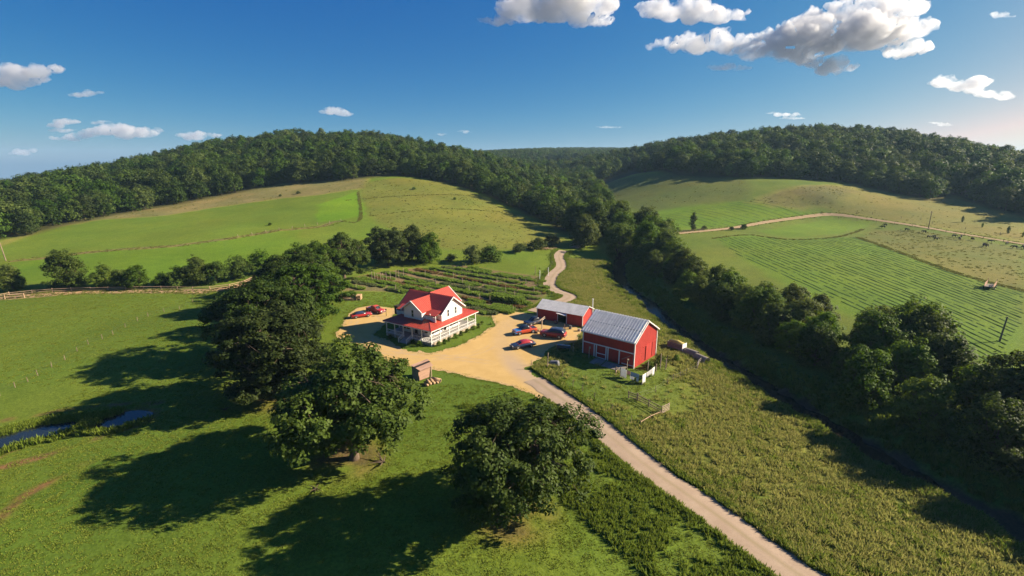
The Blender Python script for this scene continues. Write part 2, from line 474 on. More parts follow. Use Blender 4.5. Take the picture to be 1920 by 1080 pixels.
def scatter(name, xyz, rotz, scale, pick, protos, tilt=None):
    """one object that carries many copies of small meshes (grass, far woods) on the points given"""
    me = bpy.data.meshes.new(name)
    n = len(xyz)
    me.vertices.add(n); me.vertices.foreach_set('co', np.asarray(xyz, np.float32).ravel())
    for nm, typ, val in (('rz', 'FLOAT', rotz), ('sc', 'FLOAT', scale), ('pick', 'INT', pick)):
        a = me.attributes.new(nm, typ, 'POINT')
        a.data.foreach_set('value', np.asarray(val, np.float32 if typ == 'FLOAT' else np.int32))
    o = bpy.data.objects.new(name, me); col.objects.link(o)
    g = bpy.data.node_groups.new(name, 'GeometryNodeTree')
    g.interface.new_socket('Geometry', in_out='INPUT', socket_type='NodeSocketGeometry')
    g.interface.new_socket('Geometry', in_out='OUTPUT', socket_type='NodeSocketGeometry')
    N, L = g.nodes, g.links
    gi, go = N.new('NodeGroupInput'), N.new('NodeGroupOutput')
    def attr(nm, typ):
        a = N.new('GeometryNodeInputNamedAttribute'); a.data_type = typ; a.inputs[0].default_value = nm
        return a.outputs[0]
    gti = N.new('GeometryNodeGeometryToInstance')
    for p in reversed(protos):
        parts = p if isinstance(p, (list, tuple)) else [p]
        jn = N.new('GeometryNodeJoinGeometry')
        for q in parts:
            oi = N.new('GeometryNodeObjectInfo'); oi.transform_space = 'ORIGINAL'
            oi.inputs['Object'].default_value = q; oi.inputs['As Instance'].default_value = False
            L.new(oi.outputs['Geometry'], jn.inputs[0])
        one = N.new('GeometryNodeGeometryToInstance')
        L.new(jn.outputs[0], one.inputs[0])
        L.new(one.outputs[0], gti.inputs[0])
    # join the single-instance sets so that Pick Instance can choose among them
    jall = N.new('GeometryNodeJoinGeometry')
    for nd in [x for x in N if x.bl_idname == 'GeometryNodeGeometryToInstance' and x is not gti]:
        L.new(nd.outputs[0], jall.inputs[0])
    N.remove(gti)
    iop = N.new('GeometryNodeInstanceOnPoints')
    iop.inputs['Pick Instance'].default_value = True
    cx = N.new('ShaderNodeCombineXYZ'); L.new(attr('rz', 'FLOAT'), cx.inputs[2])
    er = N.new('FunctionNodeEulerToRotation'); L.new(cx.outputs[0], er.inputs[0])
    L.new(gi.outputs[0], iop.inputs['Points']); L.new(jall.outputs[0], iop.inputs['Instance'])
    L.new(attr('pick', 'INT'), iop.inputs['Instance Index'])
    L.new(er.outputs[0], iop.inputs['Rotation'])
    L.new(attr('sc', 'FLOAT'), iop.inputs['Scale'])
    L.new(iop.outputs[0], go.inputs[0])
    o.modifiers.new('scatter', 'NODES').node_group = g
    return o
def source(name, me):
    """a mesh for scatter() to copy; it is not part of the scene itself"""
    return bpy.data.objects.new(name, me)

# ------------------------------------------------------------------ ground
def axis(parts):
    out = [np.array([parts[0][0]])]
    for a, b, s in parts:
        out.append(np.linspace(a, b, max(2, int(round((b - a) / s)) + 1))[1:])
    return np.concatenate(out)
def geo(a, b, n):
    return a * (b / a) ** (np.arange(1, n + 1) / n)
gx = np.concatenate([-geo(330, 5200, 45)[::-1], axis([(-330, -110, 2.2), (-110, 80, .62), (80, 330, 1.6)]), geo(330, 4800, 45)])
gy = np.concatenate([np.array([-3000, -1500, -700, -350, -170, -80, -30, 0]), axis([(15, 30, 3), (30, 200, .62), (200, 440, 1.7), (440, 800, 5)]), geo(800, 5300, 50)])
GX, GY = np.meshgrid(gx, gy)
GZ = H(GX, GY)
nx, ny = len(gx), len(gy)

def blend(base, w, colr):
    return base * (1 - w[..., None]) + np.array(colr)[None, None] * w[..., None]
wobx = (noise_val(GX, GY, 9, 1) - .5); woby = (noise_val(GX, GY, 9, 2) - .5)
dist = np.hypot(GX, GY)
wk = np.clip(dist / 60, .6, 5)
PX, PY = GX + wobx * wk, GY + woby * wk
def inside(poly, soft=1.0, far=30.0):
    return np.clip(0.5 - near_sdf(PX, PY, poly, far) / (2 * soft), 0, 1)
def along(line, width, soft):
    p = np.asarray(line, float)
    m = (GX > p[:, 0].min() - 30) & (GX < p[:, 0].max() + 30) & (GY > p[:, 1].min() - 30) & (GY < p[:, 1].max() + 30)
    w = np.zeros(GX.shape)
    w[m] = np.clip(0.5 - (poly_dist(PX[m], PY[m], p) - width) / (2 * soft), 0, 1)
    return w
n_big = noise_val(GX, GY, 45, 3); n_mid = noise_val(GX, GY, 11, 4); n_sm = noise_val(GX, GY, 3.2, 6)

def green_gain(c):
    """sun-cured grass is yellower and paler than fresh leaf green"""
    w = np.clip((c[..., 1:2] - c[..., 0:1]) / (c[..., 1:2] + 1e-6) * 6 + .6, 0, 1)
    return 1 + w * np.array([.74, .56, .30])
G_PASTURE = (.052, .088, .013)
G_FIELD = (.066, .104, .015)
G_BRIGHT = (.070, .135, .010)
G_OLIVE = (.082, .096, .022)
G_TAN = (.215, .172, .072)
G_HAY = (.060, .108, .013)
G_MEADOW = (.078, .092, .024)
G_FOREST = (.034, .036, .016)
G_SOIL = (.150, .088, .050)
G_DUST = (.200, .135, .075)
tint = np.zeros((ny, nx, 3)) + np.array(G_FIELD)
# near pasture, in front and on the left
near = np.clip((150 - GY) / 6, 0, 1)
tint = blend(tint, near, G_PASTURE)
tint = blend(tint, inside(ZONE_LEFT_LOW, 2), (.062, .112, .012))
tint = blend(tint, inside(ZONE_OLIVE, 3), G_OLIVE)
tint = blend(tint, inside(ZONE_TAN_STRIP, 3) * (0.55 + 0.45 * n_mid), G_TAN)
tint = blend(tint, inside(ZONE_BRIGHT, 1), G_BRIGHT)
# right of the creek
rt = np.clip((GX - (62 + 0.02 * (GY - 60))) / 8, 0, 1) * (GY < 420)
tint = blend(tint, rt, (.066, .096, .018))
tint = blend(tint, inside(ZONE_HAY, 2), G_HAY)
tint = blend(tint, inside(ZONE_HAY_TOP, 2), (.064, .112, .014))
tint = blend(tint, inside(ZONE_HAY_UPPER, 3), (.062, .112, .013))
tint = blend(tint, inside(ZONE_CATTLE, 2) * (.6 + .4 * n_mid), (.078, .085, .026))
tint = blend(tint, inside(ZONE_TAN_RIGHT, 4) * (.6 + .4 * n_mid), (.150, .140, .044))
tint = blend(tint, inside(ZONE_KNOLL, 4) * (.5 + .5 * n_sm), (.140, .125, .046))
tint = blend(tint, inside(ZONE_DARK_RIGHT, 5), (.060, .080, .022))
tint = blend(tint, inside(ZONE_TAN_FAR, 3), (.20, .17, .08))
# meadow between the road and the creek
ROAD_S = smooth_line(ROAD, 2.0)
CRX = np.interp(gy, CREEK[:, 1], CREEK[:, 0])[:, None] + 0 * GX
RDX = np.interp(gy, ROAD_S[:, 1][np.argsort(ROAD_S[:, 1])], ROAD_S[:, 0][np.argsort(ROAD_S[:, 1])])[:, None] + 0 * GX
mead = np.clip((PX - RDX - 6) / 6, 0, 1) * np.clip((CRX + 3 - PX) / 3, 0, 1) * (GY < 200)
tint = blend(tint, mead * (0.35 + 0.65 * n_mid), G_MEADOW)
tint = blend(tint, mead * np.clip((n_sm - .55) * 4, 0, 1) * .5, (.125, .110, .042))
# barn lawn stays green
barn_lawn = np.clip((1.05 - np.hypot((PX - 22) / 15, (PY - 89) / 18) - .5 * (n_mid - .5)) * 2.2, 0, 1)
tint = blend(tint, barn_lawn * (.75 + .25 * n_sm), (.054, .086, .015))
tint = blend(tint, inside(GARDEN, 1.2) * (.5 + .5 * n_sm), (.20, .135, .078))
# wood floors
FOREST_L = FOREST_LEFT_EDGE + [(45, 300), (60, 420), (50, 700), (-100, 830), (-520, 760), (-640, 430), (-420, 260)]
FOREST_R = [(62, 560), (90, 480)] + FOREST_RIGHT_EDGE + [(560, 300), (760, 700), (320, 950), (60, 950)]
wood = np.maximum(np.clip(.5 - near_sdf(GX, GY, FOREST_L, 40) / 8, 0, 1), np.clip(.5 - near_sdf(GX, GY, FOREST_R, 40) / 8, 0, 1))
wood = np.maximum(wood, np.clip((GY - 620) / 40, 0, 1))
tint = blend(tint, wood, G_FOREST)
# creek bed, banks, paths, bare earth
cd_ = poly_dist(GX, GY, CREEK_S)
tint = blend(tint, np.clip((3.2 - cd_ + n_sm * 2 - 1) / 1.2, 0, 1) * (GY < 420), (.075, .048, .030))
tint = blend(tint, along(FIELD_PATH, 1.2, 1.0) * (.4 + .6 * n_sm), G_DUST)
tint = blend(tint, along(RAIL_TRACK, 2.1, .6), (.38, .245, .150))
tint = blend(tint, along(DIRT_BANK, .8, .6) * np.clip(n_sm * 2.2 - .5, 0, 1), (.20, .105, .055))
tint = blend(tint, along(DIRT_SCRAPE, .5, .5) * np.clip(n_sm * 2.6 - .7, 0, 1), (.22, .105, .050))
tint = blend(tint, along(DIRT_UPPER, .5, .6) * np.clip(n_sm * 2.4 - .5, 0, 1), (.19, .110, .058))
for (ox, oy, rr) in ((-40, 79, 7), (-23, 60.5, 7), (0.5, 49, 6), (-52, 98, 6)):
    tint = blend(tint, np.clip(1 - np.hypot(PX - ox, PY - oy) / rr, 0, 1) * np.clip(n_sm * 2.0 - .3, 0, 1), (.135, .085, .045))
tint = blend(tint, np.clip((1.6 - near_sdf(GX, GY, POND, 6)) / 1.0, 0, 1) * (.55 + .45 * n_sm), (.115, .075, .042))
tint = tint * green_gain(tint)
tint *= (0.72 + 0.30 * n_big + 0.26 * n_mid)[..., None] * (1 + (noise_val(GX, GY, 26, 12) - .5)[..., None] * np.array([.34, .05, .1]))

idx = np.arange(nx * ny).reshape(ny, nx)
faces = np.stack([idx[:-1, :-1], idx[:-1, 1:], idx[1:, 1:], idx[1:, :-1]], -1).reshape(-1, 4)
t = NT('ground_cover')
at = t.n('ShaderNodeAttribute', attribute_name='tint')
wp = t.world()
f1, f2, f3 = t.noise(2.6, 4, .65, wp), t.noise(.33, 4, .6, wp), t.noise(.035, 3, .55, wp)
c0 = t.mix(t.ramp(f1, .3, .72), t.mix(1.0, at.outputs['Color'], (.62, .66, .60), 'MULTIPLY'), t.mix(1.0, at.outputs['Color'], (1.30, 1.26, 1.25), 'MULTIPLY'))
c1 = t.mix(t.ramp(f2, .35, .68, 0, .55), c0, t.mix(1.0, c0, (.70, .80, .72), 'MULTIPLY'))
c2 = t.mix(t.ramp(f3, .4, .65, 0, .35), c1, t.mix(1.0, c1, (1.30, 1.10, 1.0), 'MULTIPLY'))
t.bsdf(c2, 0.9, 0.08, 0, f1, 0.5, 0.18)
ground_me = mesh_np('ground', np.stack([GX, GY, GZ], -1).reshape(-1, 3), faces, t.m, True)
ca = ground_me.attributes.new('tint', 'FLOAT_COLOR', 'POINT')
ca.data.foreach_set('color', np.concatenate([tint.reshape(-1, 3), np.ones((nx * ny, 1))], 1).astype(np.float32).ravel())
ground = tag(place('ground', ground_me), kind='structure')

# ------------------------------------------------------------------ roads and the yard: sheets just above the ground with ragged edges
def sheet_material(name, a, b, c, streak=None):
    t = NT(name)
    wp = t.world()
    n1, n2, n3 = t.noise(.35, 4, .6, wp), t.noise(5.0, 4, .7, wp), t.noise(28.0, 2, .5, wp)
    x = t.mix(t.ramp(n1, .35, .68), a, b)
    x = t.mix(t.ramp(n2, .42, .75, 0, .6), x, c)
    x = t.mix(t.ramp(n3, .35, .8, 0, .35), x, tuple(v * .55 for v in a))
    at = t.n('ShaderNodeAttribute', attribute_name='wear')
    x = t.mix(t.ramp(at.outputs['Fac'], 0, 1, 0, .92), x, streak or b)
    t.bsdf(x, .95, .05, 0, n3, .5, .03)
    MATS[name] = t.m
sheet_material('road_gravel', (.33, .245, .175), (.40, .305, .22), (.27, .20, .14), (.24, .19, .11))
sheet_material('yard_gravel', (.465, .310, .118), (.53, .36, .145), (.40, .265, .10), (.365, .275, .195))
sheet_material('field_dirt', (.40, .27, .16), (.46, .33, .20), (.34, .22, .13), (.2, .17, .08))

def ribbon(name, line, width, mat, lift, step=.6, cross=9, wear=True, edge=.55):
    s = smooth_line(line, step)
    tn = np.gradient(s, axis=0); tn /= np.linalg.norm(tn, axis=1)[:, None]
    nm = np.stack([-tn[:, 1], tn[:, 0]], 1)
    w = np.full(len(s), width / 2) if not hasattr(width, '__len__') else np.interp(np.linspace(0, 1, len(s)), np.linspace(0, 1, len(width)), width) / 2
    u = np.linspace(-1, 1, cross)
    jl = (noise_val(s[:, 0], s[:, 1], 1.7, 21) - .5) * 2 * edge; jr = (noise_val(s[:, 0], s[:, 1], 1.7, 22) - .5) * 2 * edge
    off = u[None] * w[:, None]
    off[:, 0] -= jl; off[:, -1] += jr
    X = s[:, 0:1] + nm[:, 0:1] * off; Y = s[:, 1:2] + nm[:, 1:2] * off
    Z = H(X, Y) + lift + .05 * (1 - u[None] ** 2)
    i = np.arange(X.size).reshape(X.shape)
    f = np.stack([i[:-1, :-1], i[1:, :-1], i[1:, 1:], i[:-1, 1:]], -1).reshape(-1, 4)[:, ::-1]
    me = mesh_np(name, np.stack([X, Y, Z], -1).reshape(-1, 3), f, MATS[mat], True)
    a = me.attributes.new('wear', 'FLOAT', 'POINT')
    wv = np.clip(1 - np.abs(u) / .16, 0, 1)[None] * (.35 + .65 * noise_val(X, Y, 6, 9)) + np.clip((np.abs(u) - .8) / .2, 0, 1)[None] * .9 if wear else np.zeros(X.shape)
    a.data.foreach_set('value', (wv * np.ones(X.shape)).astype(np.float32).ravel())
    return tag(place(name, me), kind='structure')
def patch(name, poly, mat, lift, res=.5, ragged=.5, wear_line=None):
    """a sheet that fills an outline, its rim cut ragged"""
    p = np.asarray(poly, float)
    xs = np.arange(p[:, 0].min() - 1, p[:, 0].max() + 1, res); ys = np.arange(p[:, 1].min() - 1, p[:, 1].max() + 1, res)
    X, Y = np.meshgrid(xs, ys)
    sd = poly_sdf(X, Y, p) + (noise_val(X, Y, 2.2, 31) - .5) * 2 * ragged
    # pull the rim vertices onto the outline so that the edge is not stepped
    gxx = np.gradient(sd, res, axis=1); gyy = np.gradient(sd, res, axis=0)
    g = np.hypot(gxx, gyy) + 1e-6
    rim = (np.abs(sd) < res * .75)
    X = np.where(rim, X - sd * gxx / g, X); Y = np.where(rim, Y - sd * gyy / g, Y)
    keep = sd < res * .75
    i = np.arange(X.size).reshape(X.shape)
    k = keep[:-1, :-1] & keep[1:, :-1] & keep[1:, 1:] & keep[:-1, 1:]
    f = np.stack([i[:-1, :-1], i[:-1, 1:], i[1:, 1:], i[1:, :-1]], -1)[k]
    used = np.unique(f)
    rm = np.zeros(X.size, np.int64); rm[used] = np.arange(len(used))
    X, Y, S = X.ravel()[used], Y.ravel()[used], sd.ravel()[used]
    me = mesh_np(name, np.stack([X, Y, H(X, Y) + lift], -1), rm[f], MATS[mat], True)
    a = me.attributes.new('wear', 'FLOAT', 'POINT')
    wv = np.clip(1 + S / .8, 0, 1) * .5
    for arc in (((-36, 108), (-28, 100.5), (-16, 96.5), (-6, 101), (-2, 112)), ((-41, 124), (-38, 112), (-30, 103), (-18, 98.5), (-4, 94)), ((-2, 118), (3, 108), (9, 105), (13, 109)), ((-36, 127), (-31, 117), (-31.5, 108), (-24, 99.5))):
        dd = poly_dist(X, Y, smooth_line(arc, 1.0))
        rut = np.clip(1 - np.abs(dd - .75) / .38, 0, 1) * np.clip(noise_val(X, Y, 3, 55) * 2 - .45, 0, 1)
        wv = np.maximum(wv, rut * .75)
    if wear_line is not None:
        wv = np.maximum(wv, np.clip(1.35 - poly_dist(X, Y, np.asarray(wear_line)) / 2.3, 0, 1) * np.clip(.35 + (101 - Y) / 12, .35, 1) * (.75 + .25 * noise_val(X, Y, 2.5, 57)))
    a.data.foreach_set('value', wv.astype(np.float32))
    return tag(place(name, me), kind='structure')
yard = patch('gravel_yard', YARD, 'yard_gravel', .035, .5, .95, ROAD_S[(ROAD_S[:, 1] > 76) & (ROAD_S[:, 1] < 131)])
road = ribbon('gravel_road', ROAD[:6], [4.6, 4.6, 4.5, 4.5, 4.4, 4.6], 'road_gravel', .06)
ribbon('gravel_lane', ROAD[9:], [4.6, 5.4, 5.6, 5.4, 5.2, 4.8, 4.6], 'road_gravel', .06)
ribbon('farm_road', ROAD_RIGHT, [4, 4, 4.2, 3.6, 3.2, 2.8, 2.4], 'field_dirt', .06, 1.0, 5)

# ------------------------------------------------------------------ water
t = NT('pond_water')
wv = t.noise(2.2, 3, .5, t.world())
b = t.bsdf((.014, .020, .022), .07, .38, 0, wv, .12, .03)
MATS['pond_water'] = t.m
t = NT('creek_water')
wv = t.noise(1.4, 3, .6, t.world())
t.bsdf((.028, .020, .013), .16, .22, 0, wv, .25, .06)
MATS['creek_water'] = t.m
pm = MB(); pc = np.asarray(POND)
pp = smooth_line(np.vstack([pc, pc[:1]]), .6)
cen = pp.mean(0); d_ = pp - cen
POND_Z = h(-71.5, 68.2) + .42
big = [tuple(cen + v * (1 + .9 / max(.1, np.hypot(*v)))) for v in d_]
pm.add([(x, y, POND_Z) for x, y in big[:-1]], [tuple(range(len(big) - 1))])
tag(pm.build('pond_water', 'pond_water'), kind='structure')
cs = smooth_line(CREEK[:-1], 1.5)
czl = np.minimum.accumulate(H(cs[:, 0], cs[:, 1])[::-1])[::-1] + .30
tn = np.gradient(cs, axis=0); tn /= np.linalg.norm(tn, axis=1)[:, None]
nm_ = np.stack([-tn[:, 1], tn[:, 0]], 1)
cv = np.concatenate([np.c_[cs + nm_ * 3.2, czl], np.c_[cs - nm_ * 3.2, czl]])
n_ = len(cs); ii = np.arange(n_ - 1)
tag(place('creek_water', mesh_np('creek_water', cv, np.stack([ii, ii + 1, ii + 1 + n_, ii + n_], -1), MATS['creek_water'], True)), kind='structure')

# ------------------------------------------------------------------ trees
leaf_mat('oak_leaves', (.018, .038, .006), (.070, .098, .016), .28)
leaf_mat('creek_leaves', (.044, .078, .013), (.125, .165, .030), .44)
leaf_mat('wood_leaves', (.026, .052, .011), (.084, .118, .023), .36)
leaf_mat('hedge_leaves', (.028, .054, .010), (.094, .124, .025), .32)
weathered('bark', (.115, .085, .060), .45, .95, 2.0, .1, 0, 9, bump=.8, stretch=(1, 1, .25))

def unit(v):
    return v / (np.linalg.norm(v, axis=-1, keepdims=True) + 1e-9)
def leaves(centres, radii, per, size, flat, seed, outward, up=.55, aspect=.62):
    """kite-shaped leaf sprays spread through clumps; returns verts, faces, value per face"""
    g = np.random.default_rng(seed)
    n = len(centres)
    c = np.repeat(centres, per, 0); r = np.repeat(radii, per)
    d = unit(g.normal(size=(n * per, 3)))
    rad = r * g.uniform(.25, 1, n * per) ** .5
    p = c + d * rad[:, None] * np.array([1, 1, flat])
    nrm = unit(d * .7 + np.repeat(outward, per, 0) * .5 + np.array([0, 0, up]) + g.normal(size=p.shape) * .45)
    tdir = unit(np.cross(nrm, g.normal(size=p.shape)))
    bdir = np.cross(nrm, tdir)
    s = size * g.uniform(.65, 1.35, n * per)[:, None]
    v = np.stack([p - tdir * s * .5, p + bdir * s * aspect * .5 + tdir * s * .08 - nrm * s * .1, p + tdir * s * .5, p - bdir * s * aspect * .5 + tdir * s * .08 - nrm * s * .1], 1).reshape(-1, 3)
    f = np.arange(len(v)).reshape(-1, 4)
    val = np.clip(np.repeat(g.uniform(0, 1, n), per) * .7 + g.uniform(0, .35, n * per), 0, 1)
    return v, f, val
def crown_points(Rw, Ht, base, seed, n_lobes, n_clumps, lobe=.42, irregular=.25):
    """centres of leaf clumps on a crown built of uneven lobes"""
    g = np.random.default_rng(seed)
    hc = (Ht - base)
    cz = base + hc * .52
    L = []
    for i in range(n_lobes):
        for _ in range(30):
            d = unit(g.normal(size=3)); d[2] = abs(d[2]) * 1.1 - .85 * g.random()
            d = unit(d)
            c = np.array([d[0] * Rw * (1 - lobe), d[1] * Rw * (1 - lobe), cz + d[2] * hc * .5 * (1 - lobe)]) * np.array([1, 1, 1.0])
            c[:2] *= g.uniform(.62, 1.18)
            if all(np.linalg.norm((c - q[0]) / np.array([1, 1, hc / Rw / 1.6])) > Rw * .42 for q in L):
                break
        L.append((c, Rw * lobe * g.uniform(1 - irregular, 1 + irregular)))
    L.append((np.array([0, 0, cz + hc * .12]), Rw * .5))
    pts, out, lob = [], [], []
    vz = min(1.0, hc / Rw * .55)
    per = max(3, n_clumps // len(L))
    for k, (c, r) in enumerate(L):
        d = unit(g.normal(size=(per * 3, 3)))
        d[:, 2] = np.where(d[:, 2] < -.35, -d[:, 2], d[:, 2])
        d = d[:per]
        q = c + d * (r * g.uniform(.72, 1.06, per))[:, None] * np.array([1, 1, vz])
        pts.append(q); out.append(d); lob += [k] * per
    return np.vstack(pts), np.vstack(out), L, np.array(lob)
def make_tree(Rw, Ht, base, seed, n_lobes, n_clumps, clump_r, per, leaf, mat, lobe=.42, limbs=True, flat=.62, twig=0, trunk_r=None, dome=.5):
    pts, out, L, lob = crown_points(Rw, Ht, base, seed, n_lobes, n_clumps, lobe)
    g = np.random.default_rng(seed + 99)
    # stretch the crown so that its skirt hangs down to the height given
    q0, q1 = np.quantile(pts[:, 2], .01), pts[:, 2].max()
    u = np.clip((pts[:, 2] - q0) / (q1 - q0), 0, 1)
    pts[:, 2] = base + u * (Ht - base - clump_r * .5)
    # domed outline: full at two fifths of the height, drawn in above and a little below
    pts[:, :2] *= (np.where(u > .42, np.sqrt(np.clip(1 - ((u - .42) / .72) ** 2, .1, 1)), 1 - .35 * (1 - u / .42) ** 2) * dome + (1 - dome))[:, None]
    keep = g.random(len(pts)) > .10
    pts, out = pts[keep], out[keep]
    v, f, val = leaves(pts, clump_r * g.uniform(.7, 1.35, len(pts)), per, leaf, flat, seed + 7, out)
    cm = mesh_np('crown', v, f, MATS[mat], False, val)
    b = MB()
    tr = trunk_r or Ht * .027
    top = Vector((g.normal() * .3, g.normal() * .3, base + (Ht - base) * .42))
    fork = base * .85
    b.tube([(0, 0, -.6), (0, 0, .15), (.05, .03, fork * .5), (top.x * .4, top.y * .4, fork), tuple(top)], [tr * 1.7, tr * 1.25, tr, tr * .9, tr * .35], 9)
    if limbs:
        for c, r in L[:-1]:
            z0 = fork * g.uniform(.75, 1.25)
            s = Vector((top.x * .3, top.y * .3, z0)); e = Vector(c)
            m1 = s.lerp(e, .45) + Vector((g.normal() * .25, g.normal() * .25, Ht * .03))
            b.tube([s, m1, e], [tr * .5, tr * .32, tr * .12], 6)
            if twig:
                own = pts[np.linalg.norm(pts - c, axis=1) < r * 1.3]
                for q in own[::max(1, len(own) // twig)]:
                    mid = e.lerp(Vector(q), .5) + Vector((0, 0, -.15))
                    b.tube([m1.lerp(e, .8), mid, tuple(q)], [tr * .16, tr * .1, tr * .04], 4, False)
    return cm, b.mesh('trunk', 'bark', True)
TREES = {}
for i, sd in enumerate((3, 14, 25)):
    TREES['oak%d' % i] = make_tree(10.4, 16.5, 2.3, sd, 24, 600, 1.15, 80, .48, 'oak_leaves', .34, True, .55, 6, .55)
for i, sd in enumerate((41, 52, 63, 74)):
    TREES['creek%d' % i] = make_tree(6.2, 13.0, .5, sd, 14, 320, 1.05, 46, .50, 'creek_leaves', .42, True, .7, 3, .30)
for i, sd in enumerate((81, 92, 103)):
    TREES['bush%d' % i] = make_tree(3.2, 4.6, .4, sd, 8, 110, .7, 36, .34, 'hedge_leaves', .45, True, .75, 2, .14)
for i, sd in enumerate((111, 122, 133, 144, 155, 166)):
    TREES['wood%d' % i] = make_tree(6.6, 15.5, 1.4, sd, 12, 150, 1.35, 15, .95, 'wood_leaves', .42, False, .75, 0, .30, .85)

def put_tree(name, kind, x, y, scale, rz, label, group=None, zs=1.0, cat='tree', sink=0.0):
    root = empty(name, (x, y, h(x, y) - sink), rz)
    cm, tm = TREES[kind]
    tag(root, label, cat, group)
    for nm, me in (('trunk', tm), ('crown', cm)):
        c = place(nm, me, parent=root)
        c.scale = (scale, scale, scale * zs)
    return root
# the big oaks round the yard (x, y, size, turn)
for kind, x, y, s, rz, lab in (
    ('oak0', -21.8, 60.5, 1.04, .4, 'large spreading oak just in front of the plank shack, above the fallen boughs'),
    ('oak1', -41.0, 79.0, 1.05, 1.9, 'broad dark oak beside the pond pasture, leftmost of the big oaks'),
    ('oak2', 0.8, 49.5, .86, 3.1, 'round dark oak closest to the camera beside the gravel road'),
    ('oak2', -50.5, 97.0, 1.05, 5.2, 'dense oak behind the leftmost big oak, opposite the gravel yard'),
    ('oak0', -50.5, 116.0, 1.0, 2.6, 'oak whose crown overhangs the corner of the yard near the parked red cars'),
    ('oak1', -60.0, 131.0, 1.0, 4.2, 'oak at the end of the rail fence track, left of the stacked logs'),
    ('oak2', -62.0, 149.0, .98, 1.1, 'oak behind the stacked logs at the near corner of the garden'),
    ('oak0', -58.0, 167.0, .98, 3.6, 'oak between the garden track and the green field, second from its far end'),
    ('oak1', -47.0, 185.0, .92, 0.4, 'tall oak at the far end of the row behind the garden posts'),
):
    put_tree('oak_tree', kind, x, y, s, rz, lab, 'oaks around the farmyard')

# ------------------------------------------------------------------ woods on the hills: front-row trees one by one, the mass behind as stuff
def grid_points(x0, x1, y0, y1, step, seed, jit=.42):
    g = np.random.default_rng(seed)
    xs, ys = np.arange(x0, x1, step), np.arange(y0, y1, step)
    X, Y = np.meshgrid(xs, ys)
    X = X + (np.arange(len(ys)) % 2 * step / 2)[:, None]
    X = X + g.uniform(-jit, jit, X.shape) * step; Y = Y + g.uniform(-jit, jit, Y.shape) * step
    return X.ravel(), Y.ravel()
def in_view(x, y, margin=1.12):
    return (y > 5) & (np.abs(x) < margin * 1.033 * (y * CF + 10))
WP = []
for poly, sd in ((FOREST_L, 1), (FOREST_R, 2)):
    p = np.asarray(poly)
    X, Y = grid_points(p[:, 0].min(), p[:, 0].max(), p[:, 1].min(), min(760, p[:, 1].max()), 7.8, 40 + sd)
    m = (poly_sdf(X, Y, p) < -1.5) & in_view(X, Y, 1.25)
    WP.append(np.c_[X[m], Y[m], np.full(m.sum(), sd), -poly_sdf(X[m], Y[m], p)])
WP = np.vstack(WP)
# keep the woods clear of the pale strip on the far slope
WP = WP[near_sdf(WP[:, 0], WP[:, 1], ZONE_TAN_FAR, 20) > 4]
WP = WP[near_sdf(WP[:, 0], WP[:, 1], ZONE_DARK_RIGHT, 20) > 3]
# show-size: trees near the lower edge of each wood are the ones seen whole
key = np.where(WP[:, 3] < 13, 0, 400) + WP[:, 1] + .2 * np.abs(WP[:, 0])
key = np.where(in_view(WP[:, 0], WP[:, 1], .99), key, 9999)
order = np.argsort(key)
SOLO, MASS = WP[order[:250]], WP[order[250:]]
solo_z = H(SOLO[:, 0], SOLO[:, 1])
g_ = np.random.default_rng(8)
for (x, y, sd, e), z in zip(SOLO, solo_z):
    k = 'wood%d' % g_.integers(6)
    root = empty('forest_tree', (x, y, z), g_.uniform(0, 6.28))
    left = sd == 1
    tag(root, 'broadleaf tree along the front edge of the wood on the %s hill' % ('left' if left else 'right'), 'tree',
        'front trees of the %s wood' % ('left' if left else 'right'))
    s = g_.uniform(.72, 1.2)
    for nm, me in (('trunk', TREES[k][1]), ('crown', TREES[k][0])):
        place(nm, me, parent=root, scale=(s * 1.02, s * 1.02, s * g_.uniform(.86, .96)))
wood_src = [[source('wood_tree_crown', TREES['wood%d' % i][0]), source('wood_tree_trunk', TREES['wood%d' % i][1])] for i in range(6)]
def wood_mass(name, X, Y, label, lo, hi, seed):
    g = np.random.default_rng(seed)
    n = len(X)
    o = scatter(name, np.c_[X, Y, H(X, Y) - .3], g.uniform(0, 6.28, n), np.clip(g.uniform(lo, hi, n) * (.72 + .56 * noise_val(X, Y, 32, 5)), lo * .9, hi), g.integers(0, 6, n), wood_src)
    return tag(o, label, 'woodland', kind='stuff')
for sd, nm in ((1, 'left'), (2, 'right')):
    m = MASS[:, 2] == sd
    wood_mass('woodland', MASS[m, 0], MASS[m, 1], 'dense dark green wood covering the top of the %s hill' % nm, .58, 1.40, 60 + sd)
X, Y = grid_points(-420, 860, 640, 1150, 9.5, 71)
m = in_view(X, Y, 1.1) & (poly_sdf(X, Y, FOREST_L) > 0) & (poly_sdf(X, Y, FOREST_R) > 0)
X2, Y2 = grid_points(-700, 1000, 1150, 2400, 13.5, 72)
m2 = in_view(X2, Y2, 1.1)
wood_mass('far_woodland', np.r_[X[m], X2[m2]], np.r_[Y[m], Y2[m2]], 'hazy wooded ridge far away at the end of the valley', .85, 1.3, 73)
